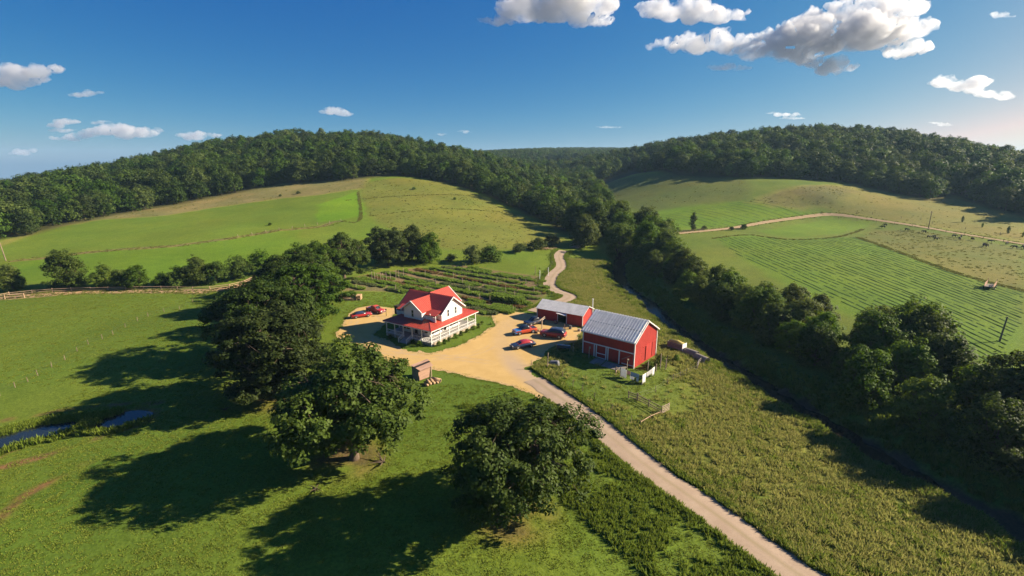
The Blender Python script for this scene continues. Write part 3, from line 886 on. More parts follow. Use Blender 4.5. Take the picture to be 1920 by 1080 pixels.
# valley trees between the two hills
X, Y = grid_points(22, 95, 262, 640, 8.2, 74)
keep = (poly_sdf(X, Y, FOREST_L) > 2) & (poly_sdf(X, Y, FOREST_R) > 2) & (near_sdf(X, Y, ZONE_DARK_RIGHT, 20) > 4) & (near_sdf(X, Y, ZONE_TAN_FAR, 20) > 4) & (X < np.interp(Y, [262, 330, 420, 640], [66, 66, 72, 100]))
VX, VY = X[keep], Y[keep]
o_ = np.argsort(VY); VX, VY = VX[o_], VY[o_]
for x, y, z in zip(VX[:34], VY[:34], H(VX[:34], VY[:34])):
    k = 'creek%d' % g_.integers(4)
    root = empty('valley_tree', (x, y, z), g_.uniform(0, 6.28))
    tag(root, 'leafy tree in the thick belt where the creek leaves the valley between the hills', 'tree', 'trees in the mouth of the valley')
    s = g_.uniform(.95, 1.35)
    for nm, me in (('trunk', TREES[k][1]), ('crown', TREES[k][0])):
        place(nm, me, parent=root, scale=s)
wood_mass('woodland', VX[34:], VY[34:], 'wood filling the valley between the two hills', .75, 1.1, 75)

# ------------------------------------------------------------------ trees along the creek
CREEK_TREES = []
gc = np.random.default_rng(21)
for row, (off, y0, y1, st, s0, s1) in enumerate(((11.5, 46, 250, 8.0, .60, .80), (18.5, 44, 238, 9.0, .74, 1.02), (26, 50, 150, 10.0, .72, 1.0))):
    for y in np.arange(y0, y1, st):
        yy = y + gc.uniform(-2, 2)
        x = float(np.interp(yy, CREEK[:, 1], CREEK[:, 0])) + off + gc.uniform(-2, 2) + (2.5 if 85 < yy < 175 and row == 0 else 0) - (1.5 if yy < 85 and row == 0 else 0)
        if row == 2 and not (54 < yy < 140):
            continue
        CREEK_TREES.append((x, yy, gc.uniform(s0, s1), row))
NTH = ('first', 'second', 'third', 'fourth', 'fifth', 'sixth', 'seventh', 'eighth', 'ninth', 'tenth', 'eleventh', 'twelfth', 'thirteenth', 'fourteenth', 'fifteenth', 'sixteenth', 'seventeenth',
       'eighteenth', 'nineteenth', 'twentieth', 'twenty-first', 'twenty-second', 'twenty-third', 'twenty-fourth', 'twenty-fifth', 'twenty-sixth', 'twenty-seventh', 'twenty-eighth')
rowlab = ('%s tree on the creek bank, front row, counted up from the lower right', '%s tree in the middle row of the creek belt, counted up from the lower right', '%s tree at the back of the creek belt by the hay field, counted up')
seen_ = [0, 0, 0]
for x, y, s, row in CREEK_TREES:
    put_tree('creek_tree', 'creek%d' % gc.integers(4), x, y, s, gc.uniform(0, 6.28), rowlab[row] % NTH[seen_[row]], 'trees along the creek, row %s' % ('one', 'two', 'three')[row])
    seen_[row] += 1
for x, y, s, k, lab in ((79, 92, 1.12, 2, 'open-crowned tree with visible dark limbs, standing above the creek belt'), (77, 67, 1.08, 1, 'largest round tree of the creek belt, beside the bare pole'),
                        (78, 54, 1.05, 3, 'yellowish green tree at the lower end of the creek belt'), (47, 214, 1.25, 0, 'big tree at the bend where the lane meets the creek'), (52, 238, 1.35, 2, 'tallest tree of the clump above the lane end'),
                        (37, 232, .9, 1, 'small dark tree beside the end of the lane'), (33, 226, 1.15, 3, 'full green tree standing right at the end of the lane'),
                        (43, 252, 1.45, 1, 'tall full tree above the lane end, left half of the clump'), (56, 256, 1.5, 3, 'tall full tree above the lane end, right half of the clump'), (63, 226, 1.25, 2, 'round tree between the lane end and the cedar'),
                        (57, 206, 1.2, 1, 'broad tree on the creek bend below the lane end clump'), (66, 243, 1.3, 0, 'broad tree beside the start of the dirt road'), (33, 268, 1.3, 2, 'pale green tree at the foot of the left wood above the lane'), (60, 190, 1.1, 3, 'round tree on the creek bank beyond the meadow top')):
    put_tree('creek_tree', 'creek%d' % k, x, y, s, 1.3 * k, lab, 'single trees of the creek belt')

# ------------------------------------------------------------------ hedge and field trees
for k, x, y, s, zs, lab in (
    ('creek1', -158, 152, .66, 1.0, 'slim grey-green tree at the left end of the hedgerow'),
    ('creek0', -143, 155, .98, .98, 'tallest broad tree of the hedgerow above the rail fence'),
    ('creek2', -131, 155, .70, .9, 'medium tree in the hedgerow, next to the tallest one'),
    ('creek3', -120.5, 155, .66, .85, 'round tree in the middle of the hedgerow'),
    ('bush1', -113.5, 156.5, 1.0, 1.0, 'low dark bush in the middle gap of the hedgerow'),
    ('bush0', -127, 157, 1.2, 1.0, 'bush tucked between two hedgerow trees'),
    ('creek2', -104.5, 160, .80, .95, 'dark tree with a thin top in the right part of the hedgerow'),
    ('bush2', -108.5, 158, 1.45, 1.0, 'wide leafy bush in front of the thin-topped tree'),
    ('bush0', -98.5, 161, 1.6, 1.0, 'bright green round bush beside the thin-topped tree'),
    ('bush1', -93.5, 167, 1.7, 1.0, 'dark bush near the right end of the hedgerow'),
    ('bush2', -88.5, 172, 1.8, 1.1, 'tall bush at the right end of the hedgerow, touching the oaks'),
    ('creek3', -32, 190, .92, 1.0, 'dark pointed tree behind the garden'),
    ('creek1', -39.5, 193, 1.05, 1.05, 'tall slim-stemmed tree between the row of oaks and the dark pointed tree'),
    ('bush1', -24, 193, .8, .8, 'bare-twigged low bush behind the garden'),
    ('bush0', -15.5, 191, 1.5, 1.0, 'dark low bush at the foot of the field behind the garden'),
    ('bush2', -8.5, 194, 1.6, .9, 'round low bush behind the far corner of the garden'),
    ('bush1', 3.5, 208, 1.2, .7, 'long shaded bush left of the lane end'),
    ('bush2', 11, 214, 1.5, .8, 'bush in the shade just before the creek belt'),
    ('bush0', 18, 222, 1.5, .8, 'bush beside the far end of the lane'),
    ('bush0', 11.5, 133.5, .42, .8, 'small round shrub behind the low shed'),
):
    put_tree('hedge_tree' if 'creek' in k else 'bush', k, x, y, s, x * .7, lab, zs=zs, cat='tree' if 'creek' in k else 'bush')
cm, tm = make_tree(2.3, 9.5, .5, 301, 7, 90, .75, 34, .45, 'hedge_leaves', .55, False, 1.2, 0, .18)
TREES['cypress'] = (cm, tm)
put_tree('cedar_tree', 'cypress', 97, 266, 1.05, 0, 'dark upright cedar beside the dirt road across the creek')
put_tree('cedar_tree', 'cypress', 82, 262, .72, 1, 'smaller dark cedar by the fence where the dirt road begins')
for x, y, s, lab in ((243, 268, .36, 'first of the small roadside bushes beyond the utility pole'), (240, 253, .26, 'tiny bush second in line beyond the utility pole'), (237, 236, .38, 'dark pointed bush in the middle of the roadside line'),
                     (234, 226, .25, 'small bush fourth in the roadside line'), (231, 216, .30, 'bush at the right end of the roadside line')):
    put_tree('roadside_bush', 'cypress', x, y, s, x, lab, 'bushes along the dirt road', cat='bush')
for x, y, s, lab in ((-120, 246, .35, 'scrubby bush on the field path across the left field'), (-140, 330, .5, 'round bush on the tan strip under the left wood'), (-150, 326, .35, 'tiny bush on the tan strip under the left wood'),
                     (-65, 335, .5, 'round bush in the olive pasture below the left wood'), (-36, 316, .4, 'dark bush in the middle of the olive pasture'), (126, 269, .7, 'dark bush at the roadside by the dirt road'),
                     (118, 266, .5, 'low bush at the roadside nearest the cedar'), (104, 268, .6, 'pale bush behind the dirt road beside the cedar'), (66, 60, .6, 'bush hanging over the creek at the lower right'),
                     (-5, 350, 1.2, 'lone bushy tree at the foot of the left wood')):
    put_tree('bush', 'bush%d' % (int(abs(x)) % 3), x, y, s, x, lab, zs=.85, cat='bush')

# ------------------------------------------------------------------ grass, weeds and reeds
def grass_mat(name, a, b, tip, trans=.3):
    t = NT(name)
    oi = t.n('ShaderNodeObjectInfo')
    at = t.n('ShaderNodeAttribute', attribute_name='leaf')
    x = t.mix(oi.outputs['Random'], a, b)
    x = t.mix(t.ramp(at.outputs['Fac'], 0, 1, 0, .7), x, tip)
    d = t.n('ShaderNodeBsdfDiffuse'); t.l(x, d.inputs['Color'])
    tr = t.n('ShaderNodeBsdfTranslucent'); t.l(x, tr.inputs['Color'])
    mx = t.n('ShaderNodeMixShader'); mx.inputs[0].default_value = trans
    t.l(d.outputs[0], mx.inputs[1]); t.l(tr.outputs[0], mx.inputs[2]); t.l(mx.outputs[0], t.out.inputs['Surface'])
    MATS[name] = t.m
grass_mat('pasture_blades', (0.105, 0.155, 0.020), (0.185, 0.220, 0.034), (0.215, 0.240, 0.042), .4)
grass_mat('meadow_blades', (0.145, 0.200, 0.030), (0.265, 0.265, 0.064), (0.390, 0.340, 0.125), .45)
grass_mat('weed_blades', (0.085, 0.140, 0.016), (0.165, 0.220, 0.028), (0.210, 0.250, 0.040), .4)
grass_mat('crop_leaves', (0.100, 0.190, 0.028), (0.180, 0.265, 0.042), (0.240, 0.300, 0.055), .4)
grass_mat('crop_leaves_blue', (0.100, 0.132, 0.053), (0.140, 0.163, 0.068), (0.170, 0.178, 0.083))
grass_mat('crop_leaves_red', (.150, .105, .040), (.190, .135, .050), (.200, .110, .055))
grass_mat('far_blades', (.120, .145, .030), (.165, .170, .045), (.215, .195, .065), .35)
def tuft_mesh(name, seed, n, hgt, spread, width, lean, mat):
    g = np.random.default_rng(seed)
    a = g.uniform(0, 6.283, n); r = spread * g.uniform(0, 1, n) ** .6
    b = np.c_[r * np.cos(a), r * np.sin(a), np.full(n, -.05)]
    la = a + g.normal(0, .7, n); ll = lean * g.uniform(.3, 1.2, n) * hgt
    hh = hgt * g.uniform(.55, 1.15, n)
    tip = b + np.c_[np.cos(la) * ll, np.sin(la) * ll, hh]
    mid = b * .45 + tip * .55 + np.c_[np.zeros(n), np.zeros(n), hh * .12]
    wa = g.uniform(0, 6.283, n); wd = np.c_[np.cos(wa), np.sin(wa), np.zeros(n)] * (width * g.uniform(.6, 1.3, n))[:, None]
    v = np.stack([b - wd * .4, b + wd * .4, mid + wd * .5, tip, mid - wd * .5], 1).reshape(-1, 3)
    f = np.arange(len(v)).reshape(-1, 5)
    return mesh_np(name, v, f, MATS[mat], False, g.uniform(0, 1, n))
TUFT = {}
for nm, cnt, hg, sp, wd, ln, mt in (('pasture', 24, .13, .34, .085, 1.3, 'pasture_blades'), ('meadow', 28, .58, .32, .060, .70, 'meadow_blades'), ('weed', 26, .72, .34, .105, .45, 'weed_blades'),
                                    ('crop', 30, .62, .36, .15, .6, 'crop_leaves'), ('cropb', 30, .60, .36, .13, .5, 'crop_leaves_blue'), ('cropr', 26, .45, .34, .13, .6, 'crop_leaves_red'), ('far', 24, .60, .8, .22, .7, 'far_blades')):
    TUFT[nm] = [source(nm + '_tuft', tuft_mesh(nm + '_tuft', 500 + i * 7, cnt, hg, sp, wd, ln, mt)) for i in range(3)]
gg = np.random.default_rng(77)
OAK_SPOTS = ((-40, 79, 5), (-23, 60.5, 5), (.5, 49, 4.5))
def clear_of(x, y, road_gap=2.5):
    m = poly_dist(x, y, ROAD_S) > road_gap
    m &= near_sdf(x, y, YARD, 8) > .5
    m &= near_sdf(x, y, POND, 8) > .9
    m &= poly_dist(x, y, CREEK_S) > 2.6
    hx, hy = (x + 17.8) * math.cos(R(58.3)) + (y - 103.1) * math.sin(R(58.3)), -(x + 17.8) * math.sin(R(58.3)) + (y - 103.1) * math.cos(R(58.3))
    m &= ~((hx > -3) & (hx < 18) & (hy > -1.0) & (hy < 15))
    for ox, oy, ang, L, W in ((24.26, 91.9, 51, 11.8, 10.2), (17.35, 116.3, 58, 13, 6.5)):
        bx, by = (x - ox) * math.cos(R(ang)) + (y - oy) * math.sin(R(ang)), -(x - ox) * math.sin(R(ang)) + (y - oy) * math.cos(R(ang))
        m &= ~((bx > -.6) & (bx < W + .5) & (by > -.5) & (by < L + .5))
    return m
def sow(name, x, y, kind, lo, hi, label, cat='grass'):
    n = len(x)
    o = scatter(name, np.c_[x, y, H(x, y)], gg.uniform(0, 6.28, n), gg.uniform(lo, hi, n), gg.integers(0, 3, n), TUFT[kind])
    return tag(o, label, cat, kind='stuff')
def rnd(x0, x1, y0, y1, per):
    n = int((x1 - x0) * (y1 - y0) * per)
    return gg.uniform(x0, x1, n), gg.uniform(y0, y1, n)
def road_x(y):
    o = np.argsort(ROAD_S[:, 1])
    return np.interp(y, ROAD_S[o, 1], ROAD_S[o, 0])
def creek_x(y):
    return np.interp(y, CREEK[:, 1], CREEK[:, 0])
# pasture in front and on the left
x, y = rnd(-78, 26, 35, 84, 3.4)
m = clear_of(x, y) & (x < road_x(y) - 2.4) & in_view(x, y)
for ox, oy, rr in OAK_SPOTS:
    m &= (np.hypot(x - ox, y - oy) > rr) | (gg.random(len(x)) < .25)
m &= gg.random(len(x)) < .25 + 1.0 * noise_val(x, y, 3.5, 66)
x1, y1 = x[m], y[m]
x, y = rnd(-170, -30, 84, 152, 1.3)
m = clear_of(x, y) & in_view(x, y) & (x < -44 - (y - 100) * .1)
xl, yl_ = rnd(6, 40, 70, 110, 2.6)
ml = clear_of(xl, yl_) & (xl > road_x(yl_) + 2.8) & (np.hypot((xl - 22) / 15, (yl_ - 89) / 18) < 1.05) & (gg.random(len(xl)) < .2 + noise_val(xl, yl_, 3, 67))
xg, yg = rnd(-56, -14, 126, 152, 1.6)
mg = clear_of(xg, yg) & (near_sdf(xg, yg, GARDEN, 8) > .5) & (xg < -18)
sow('pasture_grass', np.r_[x1, x[m], xl[ml], xg[mg]], np.r_[y1, y[m], yl_[ml], yg[mg]], 'pasture', .7, 1.35, 'short green pasture grass around the oaks and the pond')
# long meadow grass between the lane and the creek
x, y = rnd(4, 66, 36, 200, 5.2)
m = clear_of(x, y) & (x > road_x(y) + 2.8) & (x < creek_x(y) - 2.2) & in_view(x, y)
lawn = np.hypot((x - 22) / 15, (y - 89) / 18) + .5 * (noise_val(x, y, 6, 64) - .5)
m &= gg.random(len(x)) < np.clip((lawn - .72) * 2.6, .015, 1)
patchy = noise_val(x, y, 7, 61)
m &= gg.random(len(x)) < .35 + .9 * patchy
sow('meadow_grass', x[m], y[m], 'meadow', .45, 1.4, 'tall golden green meadow grass between the lane and the creek')
x, y = rnd(6, 64, 37, 190, 1.6)
m = clear_of(x, y, 3.2) & (x > road_x(y) + 3.2) & (x < creek_x(y) - 2.2) & in_view(x, y) & (noise_val(x, y, 5, 91) + gg.normal(0, .06, len(x)) > .60) & (np.hypot((x - 22) / 15, (y - 89) / 18) > 1)
sow('meadow_weeds', x[m], y[m], 'weed', .5, 1.05, 'patches of darker green weeds in the meadow', 'weeds')
# rank weeds left of the lane at the bottom
x, y = rnd(-14, 32, 36, 76, 5.0)
m = clear_of(x, y, 2.9) & (x < road_x(y) - 2.6) & (x > road_x(y) - 19 + (76 - y) * .1) & in_view(x, y) & (noise_val(x, y, 4, 62) + gg.normal(0, .08, len(x)) > .42)
for ox, oy, rr in OAK_SPOTS:
    m &= np.hypot(x - ox, y - oy) > rr * .6
xv, yv = x[m], y[m]
# verge and bank weeds
s = smooth_line(ROAD, .16)
k = gg.integers(0, len(s), 5200); sidev = np.where(gg.random(5200) < .5, -1, 1)
tnv = np.gradient(s, axis=0); tnv /= np.linalg.norm(tnv, axis=1)[:, None]
off = (2.35 + gg.exponential(.55, 5200)) * sidev
x, y = s[k, 0] - tnv[k, 1] * off, s[k, 1] + tnv[k, 0] * off
m = (near_sdf(x, y, YARD, 8) > .3)
xw, yw = x[m], y[m]
sow('weeds', np.r_[xv, xw], np.r_[yv, yw], 'weed', .38, .95, 'rank dark green weeds along the lane', 'weeds')
# grass creeping over the rim of the yard
yl = smooth_line(np.vstack([np.asarray(YARD), YARD[:1]]), .1); k = gg.integers(0, len(yl), 2600)
x, y = yl[k, 0] + gg.normal(0, .5, 2600), yl[k, 1] + gg.normal(0, .5, 2600)
m = (poly_dist(x, y, ROAD_S) > 2.6) & (poly_sdf(x, y, YARD) > -.9)
sow('rim_grass', x[m], y[m], 'pasture', .4, 1.1, 'ragged grass along the edge of the gravel yard')
# reeds on the far bank of the pond, creek banks
pb = smooth_line(POND[:9], .1)
k = gg.integers(0, len(pb), 1500)
x, y = pb[k, 0] + gg.normal(-.3, .5, 1500), pb[k, 1] + np.abs(gg.normal(.3, .8, 1500)) + .1
ix, iy = gg.normal(-66.6, .55, 160), gg.normal(70.6, .75, 160)
pl = np.asarray(POND[11:]); pl = smooth_line(pl, .1); k = gg.integers(0, len(pl), 160)
x, y = np.r_[x, ix, pl[k, 0] + gg.normal(.5, .5, 160)], np.r_[y, iy, pl[k, 1] - np.abs(gg.normal(.8, .4, 160)) - .5]
sow('pond_reeds', x, y, 'weed', .55, 1.5, 'bright green reeds and rushes round the pond', 'reeds')
ks = smooth_line(CREEK[:13], .2)
k = gg.integers(0, len(ks), 6000); side = np.where(gg.random(6000) < .5, -1, 1)
tnv = np.gradient(ks, axis=0); tnv /= np.linalg.norm(tnv, axis=1)[:, None]
off = (2.9 + np.abs(gg.normal(0, 2.6, 6000))) * side
x, y = ks[k, 0] - tnv[k, 1] * off, ks[k, 1] + tnv[k, 0] * off
sow('bank_grass', x, y, 'weed', .5, 1.3, 'coarse grass on the shaded creek banks')
# rough tufts of the far fields
fx, fy = [], []
for poly, per in ((ZONE_OLIVE, .10), (ZONE_TAN_STRIP, .05), (ZONE_CATTLE, .22), (ZONE_TAN_RIGHT, .05), (ZONE_KNOLL, .12), (ZONE_DARK_RIGHT, .03)):
    p = np.asarray(poly)
    x, y = rnd(p[:, 0].min(), p[:, 0].max(), p[:, 1].min(), p[:, 1].max(), per)
    m = (poly_sdf(x, y, p) < 0) & (noise_val(x, y, 12, 63) + gg.normal(0, .12, len(x)) > .45)
    fx.append(x[m]); fy.append(y[m])
for line, cnt, w in ((FIELD_PATH, 380, 1.6), (HEDGE_LINE, 420, .6), (ROAD_RIGHT, 900, 2.6), (RAIL_TRACK, 500, 2.0), ([(170, 242), (156, 194), (149, 161), (149, 139)], 700, .8),
                     ([(100, 244), (121, 252), (135, 238), (160, 244), (190, 268)], 420, .7), ([(-77, 268), (-40, 290), (10, 300)], 200, .6), ([(-100, 305), (-60, 320), (-30, 333)], 220, .7)):
    sl = smooth_line(line, .3); k = gg.integers(0, len(sl), cnt)
    a = gg.uniform(0, 6.28, cnt); rr = w * (1 + .4 * gg.random(cnt))
    fx.append(sl[k, 0] + rr * np.cos(a)); fy.append(sl[k, 1] + rr * np.sin(a))
fx, fy = np.concatenate(fx), np.concatenate(fy)
m = poly_dist(fx, fy, np.asarray(ROAD_RIGHT)) > 1.9
sow('field_tussocks', fx[m], fy[m], 'far', .22, .62, 'rough tussocks scattered over the far pastures and along field edges')
# mown swaths of the hay field: low rows of cut grass
leaf_mat('swath', (.036, .070, .010), (.070, .105, .020), .15)
def swaths(name, a, b, n, spread, seg, label, clip):
    """rows that start along line a and end along line b"""
    g = np.random.default_rng(len(name) + n)
    v, f, val = [], [], []
    for i in range(n):
        u = (i + .5 + g.uniform(-.15, .15)) / n
        p = np.array(a[0]) * (1 - u) + np.array(a[1]) * u; q = np.array(b[0]) * (1 - u) + np.array(b[1]) * u
        L = np.hypot(*(q - p)); m_ = int(L / seg)
        tt = np.linspace(0, 1, m_)
        c = p[None] * (1 - tt[:, None]) + q[None] * tt[:, None]
        bow = np.array([-(q - p)[1], (q - p)[0]]) / L
        c = c + bow[None] * (np.sin(tt * 3.0) * 3.0 + (noise_val(tt * L, tt * 0 + i * 9, 14, 5) - .5) * 1.0)[:, None]
        inn = poly_sdf(c[:, 0], c[:, 1], clip) < 0
        w = (.12 + .26 * noise_val(tt * L, tt * 0 + i * 31, 5, 8)) * spread
        hh = .05 + .16 * noise_val(tt * L, tt * 0 + i * 17, 3, 4)
        P0, P1, P2 = c - bow * w[:, None], c, c + bow * w[:, None]
        z = H(c[:, 0], c[:, 1])
        base = len(np.concatenate(v)) if v else 0
        v.append(np.stack([np.c_[P0, z + .01], np.c_[P1, z + hh], np.c_[P2, z + .01]], 1).reshape(-1, 3))
        for j in range(m_ - 1):
            if inn[j] and inn[j + 1] and g.random() > .05 and hh[j] > .095:
                k = base + j * 3
                f += [(k, k + 3, k + 4, k + 1), (k + 1, k + 4, k + 5, k + 2)]; val += [g.random()] * 2
    me = mesh_np(name, np.concatenate(v), np.array(f), MATS['swath'], True, val)
    return tag(place(name, me), label, 'hay', kind='stuff')
swaths('hay_swaths', ((94, 246), (172, 243)), ((86, 84), (150, 136)), 30, 1.0, 1.2, 'thin dark mown swaths running down the bright hay field', ZONE_HAY)
swaths('hay_swaths', ((82, 310), (160, 332)), ((98, 268), (184, 304)), 16, 1.3, 1.5, 'faint mown swaths on the upper hay field beyond the dirt road', ZONE_HAY_UPPER)

# ------------------------------------------------------------------ vegetable garden
weathered('stake_wood', (.42, .33, .24), .3, .9, 3.0, .1)
weathered('post_wood', (.24, .18, .13), .35, .9, 3.0, .1, stretch=(1, 1, .2))
gd = np.random.default_rng(5)
row_dir = np.array([.82, -.572]); row_nrm = np.array([.572, .82])
gp = np.asarray(GARDEN); gcen = gp.mean(0)
hue = ('leafy green', 'blue-green', 'red-leaved', 'bright green', 'dark green')
ordn = ('first', 'second', 'third', 'fourth', 'fifth', 'sixth', 'seventh', 'eighth', 'ninth', 'tenth', 'eleventh', 'twelfth', 'thirteenth', 'fourteenth', 'fifteenth', 'sixteenth')
nrow = 0
for q in np.arange(-24, 30, 2.75):
    t_ = np.arange(-45, 45, .32)
    c = gcen + row_nrm * q + t_[:, None] * row_dir + row_nrm * (1.2 * np.sin(t_ * .06 + q))[:, None]
    sd = poly_sdf(c[:, 0], c[:, 1], gp)
    gap = noise_val(t_, t_ * 0 + q * 7, 5, 3) > .36
    ok = (sd < -.8) & gap & (np.mod(t_ + 3.1 * np.sin(q * 1.7) + 60, 13.5) > 1.5)
    if ok.sum() < 12:
        continue
    kind = ('crop', 'cropb', 'crop', 'crop', 'cropr', 'crop')[nrow % 6]
    c = c[ok]
    reps = 3
    c = np.repeat(c, reps, 0) + gd.normal(0, .42, (len(c) * reps, 2))
    big = .45 + 1.15 * noise_val(c[:, 0], c[:, 1], 4, 40 + nrow)
    n = len(c)
    o = scatter('crop_row', np.c_[c, H(c[:, 0], c[:, 1])], gd.uniform(0, 6.28, n), big * gd.uniform(.7, 1.4, n), gd.integers(0, 3, n), TUFT[kind])
    tag(o, '%s %s crop row of the garden, counted from the house' % (ordn[min(nrow, 15)], {'crop': 'green', 'cropb': 'blue-green', 'cropr': 'reddish'}[kind]), 'crop row', 'crop rows of the garden', 'stuff')
    nrow += 1
# bean trellis hedge and stakes
def stake(x, y, hgt, r, lab, mat='stake_wood', grp='stakes and posts of the garden', lean=(0, 0)):
    b = MB()
    b.tube([(0, 0, -.3), (lean[0] * .5, lean[1] * .5, hgt * .5), (lean[0], lean[1], hgt)], [r, r * .95, r * .85], 7)
    o = b.build('garden_stake', mat)
    o.location = (x, y, h(x, y))
    return tag(o, lab, 'stake', grp)
for i, (x, y) in enumerate(((-47.5, 163.5), (-46.6, 164.2), (-45.5, 163.2), (-44.6, 164.0), (-43.6, 163.4), (-42.6, 163.8), (-41.6, 165.5), (-40.2, 167.0), (-39.4, 168.0), (-38.0, 169.0))):
    stake(x, y, gd.uniform(2.6, 3.4), .085, 'tall pale stake in the close cluster at the left end of the garden', grp='stake cluster at the left end of the garden', lean=(gd.normal(0, .1), gd.normal(0, .1)))
for x, y, hh, r, lab, mt in ((-36.5, 150.5, 2.4, .09, 'single pale stake at the lawn edge of the garden, left of the house roof', 'stake_wood'), (-49.8, 153.5, 1.5, .07, 'short stake at the garden corner near the stacked logs', 'stake_wood'),
                             (9.5, 165.5, 3.4, .11, 'tall white post at the right end of the garden by the lane', 'white_paint'), (12.9, 172, 3.0, .11, 'white post in the lawn corner beside the lane', 'white_paint'),
                             (8.3, 172.5, 3.2, .09, 'dark post standing in the lawn behind the garden', 'post_wood'), (-2.0, 148.5, 2.6, .07, 'pale stake among the right-hand crop rows', 'stake_wood'), (0.8, 143.2, 2.4, .07, 'stake beside the bean hedge near the low shed', 'stake_wood'),
                             (-9.5, 140.5, 2.3, .07, 'thin stake behind the rear gable of the house', 'stake_wood'), (-6.4, 138.4, 2.0, .07, 'thin stake right of the rear gable', 'stake_wood'), (0.4, 130.5, 1.2, .07, 'short stake at the sandy corner of the garden', 'stake_wood'),
                             (-13.5, 150.8, 2.2, .07, 'stake in the middle of the garden', 'stake_wood'), (-25, 158, 2.2, .07, 'stake in the left half of the garden', 'stake_wood'), (-20.5, 168.5, 2.3, .08, 'pale stake near the far edge of the garden, above the house ridge', 'stake_wood'), (-30.5, 170, 2.4, .08, 'pale stake at the far edge of the garden, right of the stake cluster', 'stake_wood'), (-5, 160, 2.4, .08, 'pale stake halfway between the house ridge and the lane', 'stake_wood'), (4.5, 157.5, 2.4, .08, 'pale stake in the right third of the garden', 'stake_wood'), (6.8, 148.5, 2.0, .08, 'pale stake above the left end of the low shed', 'stake_wood'), (-16.5, 160.5, 2.1, .08, 'pale stake straight above the rear gable', 'stake_wood')):
    if mt == 'white_paint' and mt not in MATS:
        weathered('white_paint', (.78, .76, .72), .10, .6, 2.0, .3, dirt=(.45, .40, .33), dirt_amt=.25)
    stake(x, y, hh, r, lab, mt)
n = 900
x = gd.normal(0, .7, n); y = gd.uniform(-5.5, 5.5, n)
c = np.c_[-1.5 + x * .57 + y * .82, 139 + x * .82 - y * .572]
o = scatter('bean_hedge', np.c_[c, H(c[:, 0], c[:, 1]) + gd.uniform(0, 1.5, n)], gd.uniform(0, 6.28, n), gd.uniform(.8, 1.5, n), gd.integers(0, 3, n), TUFT['crop'])
tag(o, 'tall bright green bean hedge at the garden end nearest the low shed', 'crop row', kind='stuff')
n = 700
x = gd.normal(0, .45, n); y = gd.uniform(-9, 7, n)
c = np.c_[-5.5 + x * .57 + y * .78, 131.5 + x * .82 - y * .62]
o = scatter('garden_hedge', np.c_[c, H(c[:, 0], c[:, 1]) + gd.uniform(0, .35, n)], gd.uniform(0, 6.28, n), gd.uniform(.6, 1.1, n), gd.integers(0, 3, n), TUFT['crop'])
tag(o, 'clipped light green hedge row behind the house porch', 'crop row', kind='stuff')

# ------------------------------------------------------------------ building materials
def siding(name, color, pitch=.16, vertical=False, var=.12, dark=.55, wear=(.5, .4, .3), wear_amt=.15):
    """painted boards: colour with fine board shading and some wear"""
    t = NT(name)
    c = t.obj()
    sp = t.n('ShaderNodeSeparateXYZ'); t.l(c, sp.inputs[0])
    if vertical:
        ad = t.n('ShaderNodeMath', operation='ADD'); t.l(sp.outputs[0], ad.inputs[0]); t.l(sp.outputs[1], ad.inputs[1]); src = ad.outputs[0]
    else:
        src = sp.outputs[2]
    mo = t.n('ShaderNodeMath', operation='PINGPONG'); t.l(src, mo.inputs[0]); mo.inputs[1].default_value = pitch / 2
    edge = t.ramp(mo.outputs[0], 0, pitch * .12, 1, 0)
    n1 = t.noise(1.1, 4, .6, c, (1, 1, .35) if vertical else (.35, .35, 1)); n2 = t.noise(7, 4, .65, c, (1, 1, .15) if vertical else (.15, .15, 1))
    x = t.mix(t.ramp(n1, .3, .7), tuple(v * (1 - var) for v in color), tuple(min(1, v * (1 + var)) for v in color))
    x = t.mix(t.ramp(n2, .52, .75, 0, wear_amt), x, wear)
    x = t.mix(t.ramp(edge, 0, 1, 0, .45), x, tuple(v * dark for v in color))
    t.bsdf(x, .65, .25, 0, mo.outputs[0], .4, .03)
    MATS[name] = t.m
siding('house_siding', (.68, .67, .65), .17, False, .05, .7, (.46, .42, .36), .18)
siding('barn_boards', (.345, .034, .026), .34, True, .16, .45, (.20, .05, .04), .35)
siding('shed_boards', (.325, .036, .030), .34, True, .16, .45, (.18, .05, .04), .35)
if 'white_paint' not in MATS:
    weathered('white_paint', (.78, .76, .72), .10, .6, 2.0, .3, dirt=(.45, .40, .33), dirt_amt=.25)
weathered('trim_white', (.66, .64, .61), .08, .55, 1.4, .3, dirt=(.42, .36, .29), dirt_amt=.2)
weathered('red_metal', (.40, .058, .036), .16, .42, .7, .45, .0, 6, dirt=(.26, .05, .03), dirt_amt=.35, bump=.05)
weathered('porch_floor', (.34, .33, .31), .2, .7, 2.0, .25)
weathered('foundation_stone', (.42, .34, .25), .4, .9, 2.5, .1, 0, 8, bump=.5)
weathered('dark_wood', (.035, .026, .022), .35, .8, 2.0, .2)
weathered('gray_wood', (.23, .205, .175), .35, .9, 2.0, .1, 0, 12, bump=.4, stretch=(.3, 1, 1))
weathered('pink_plank', (.44, .27, .19), .3, .85, 1.6, .1, 0, 12, bump=.4, stretch=(.3, 1, 1))
weathered('log_wood', (.40, .265, .155), .35, .9, 1.6, .1, 0, 10, bump=.4)
t = NT('window_glass'); t.bsdf(t.mix(t.ramp(t.noise(.8, 2, .5, t.obj()), .35, .65), (.012, .015, .018), (.05, .055, .06)), .06, .6); MATS['window_glass'] = t.m
t = NT('galvanised')
oi = t.n('ShaderNodeObjectInfo'); c = t.obj()
x = t.mix(oi.outputs['Random'], (.74, .70, .62), (.90, .85, .76))
x = t.mix(t.ramp(t.noise(1.6, 5, .65, c, (1, .25, 1)), .48, .78, 0, .45), x, (.34, .34, .34))
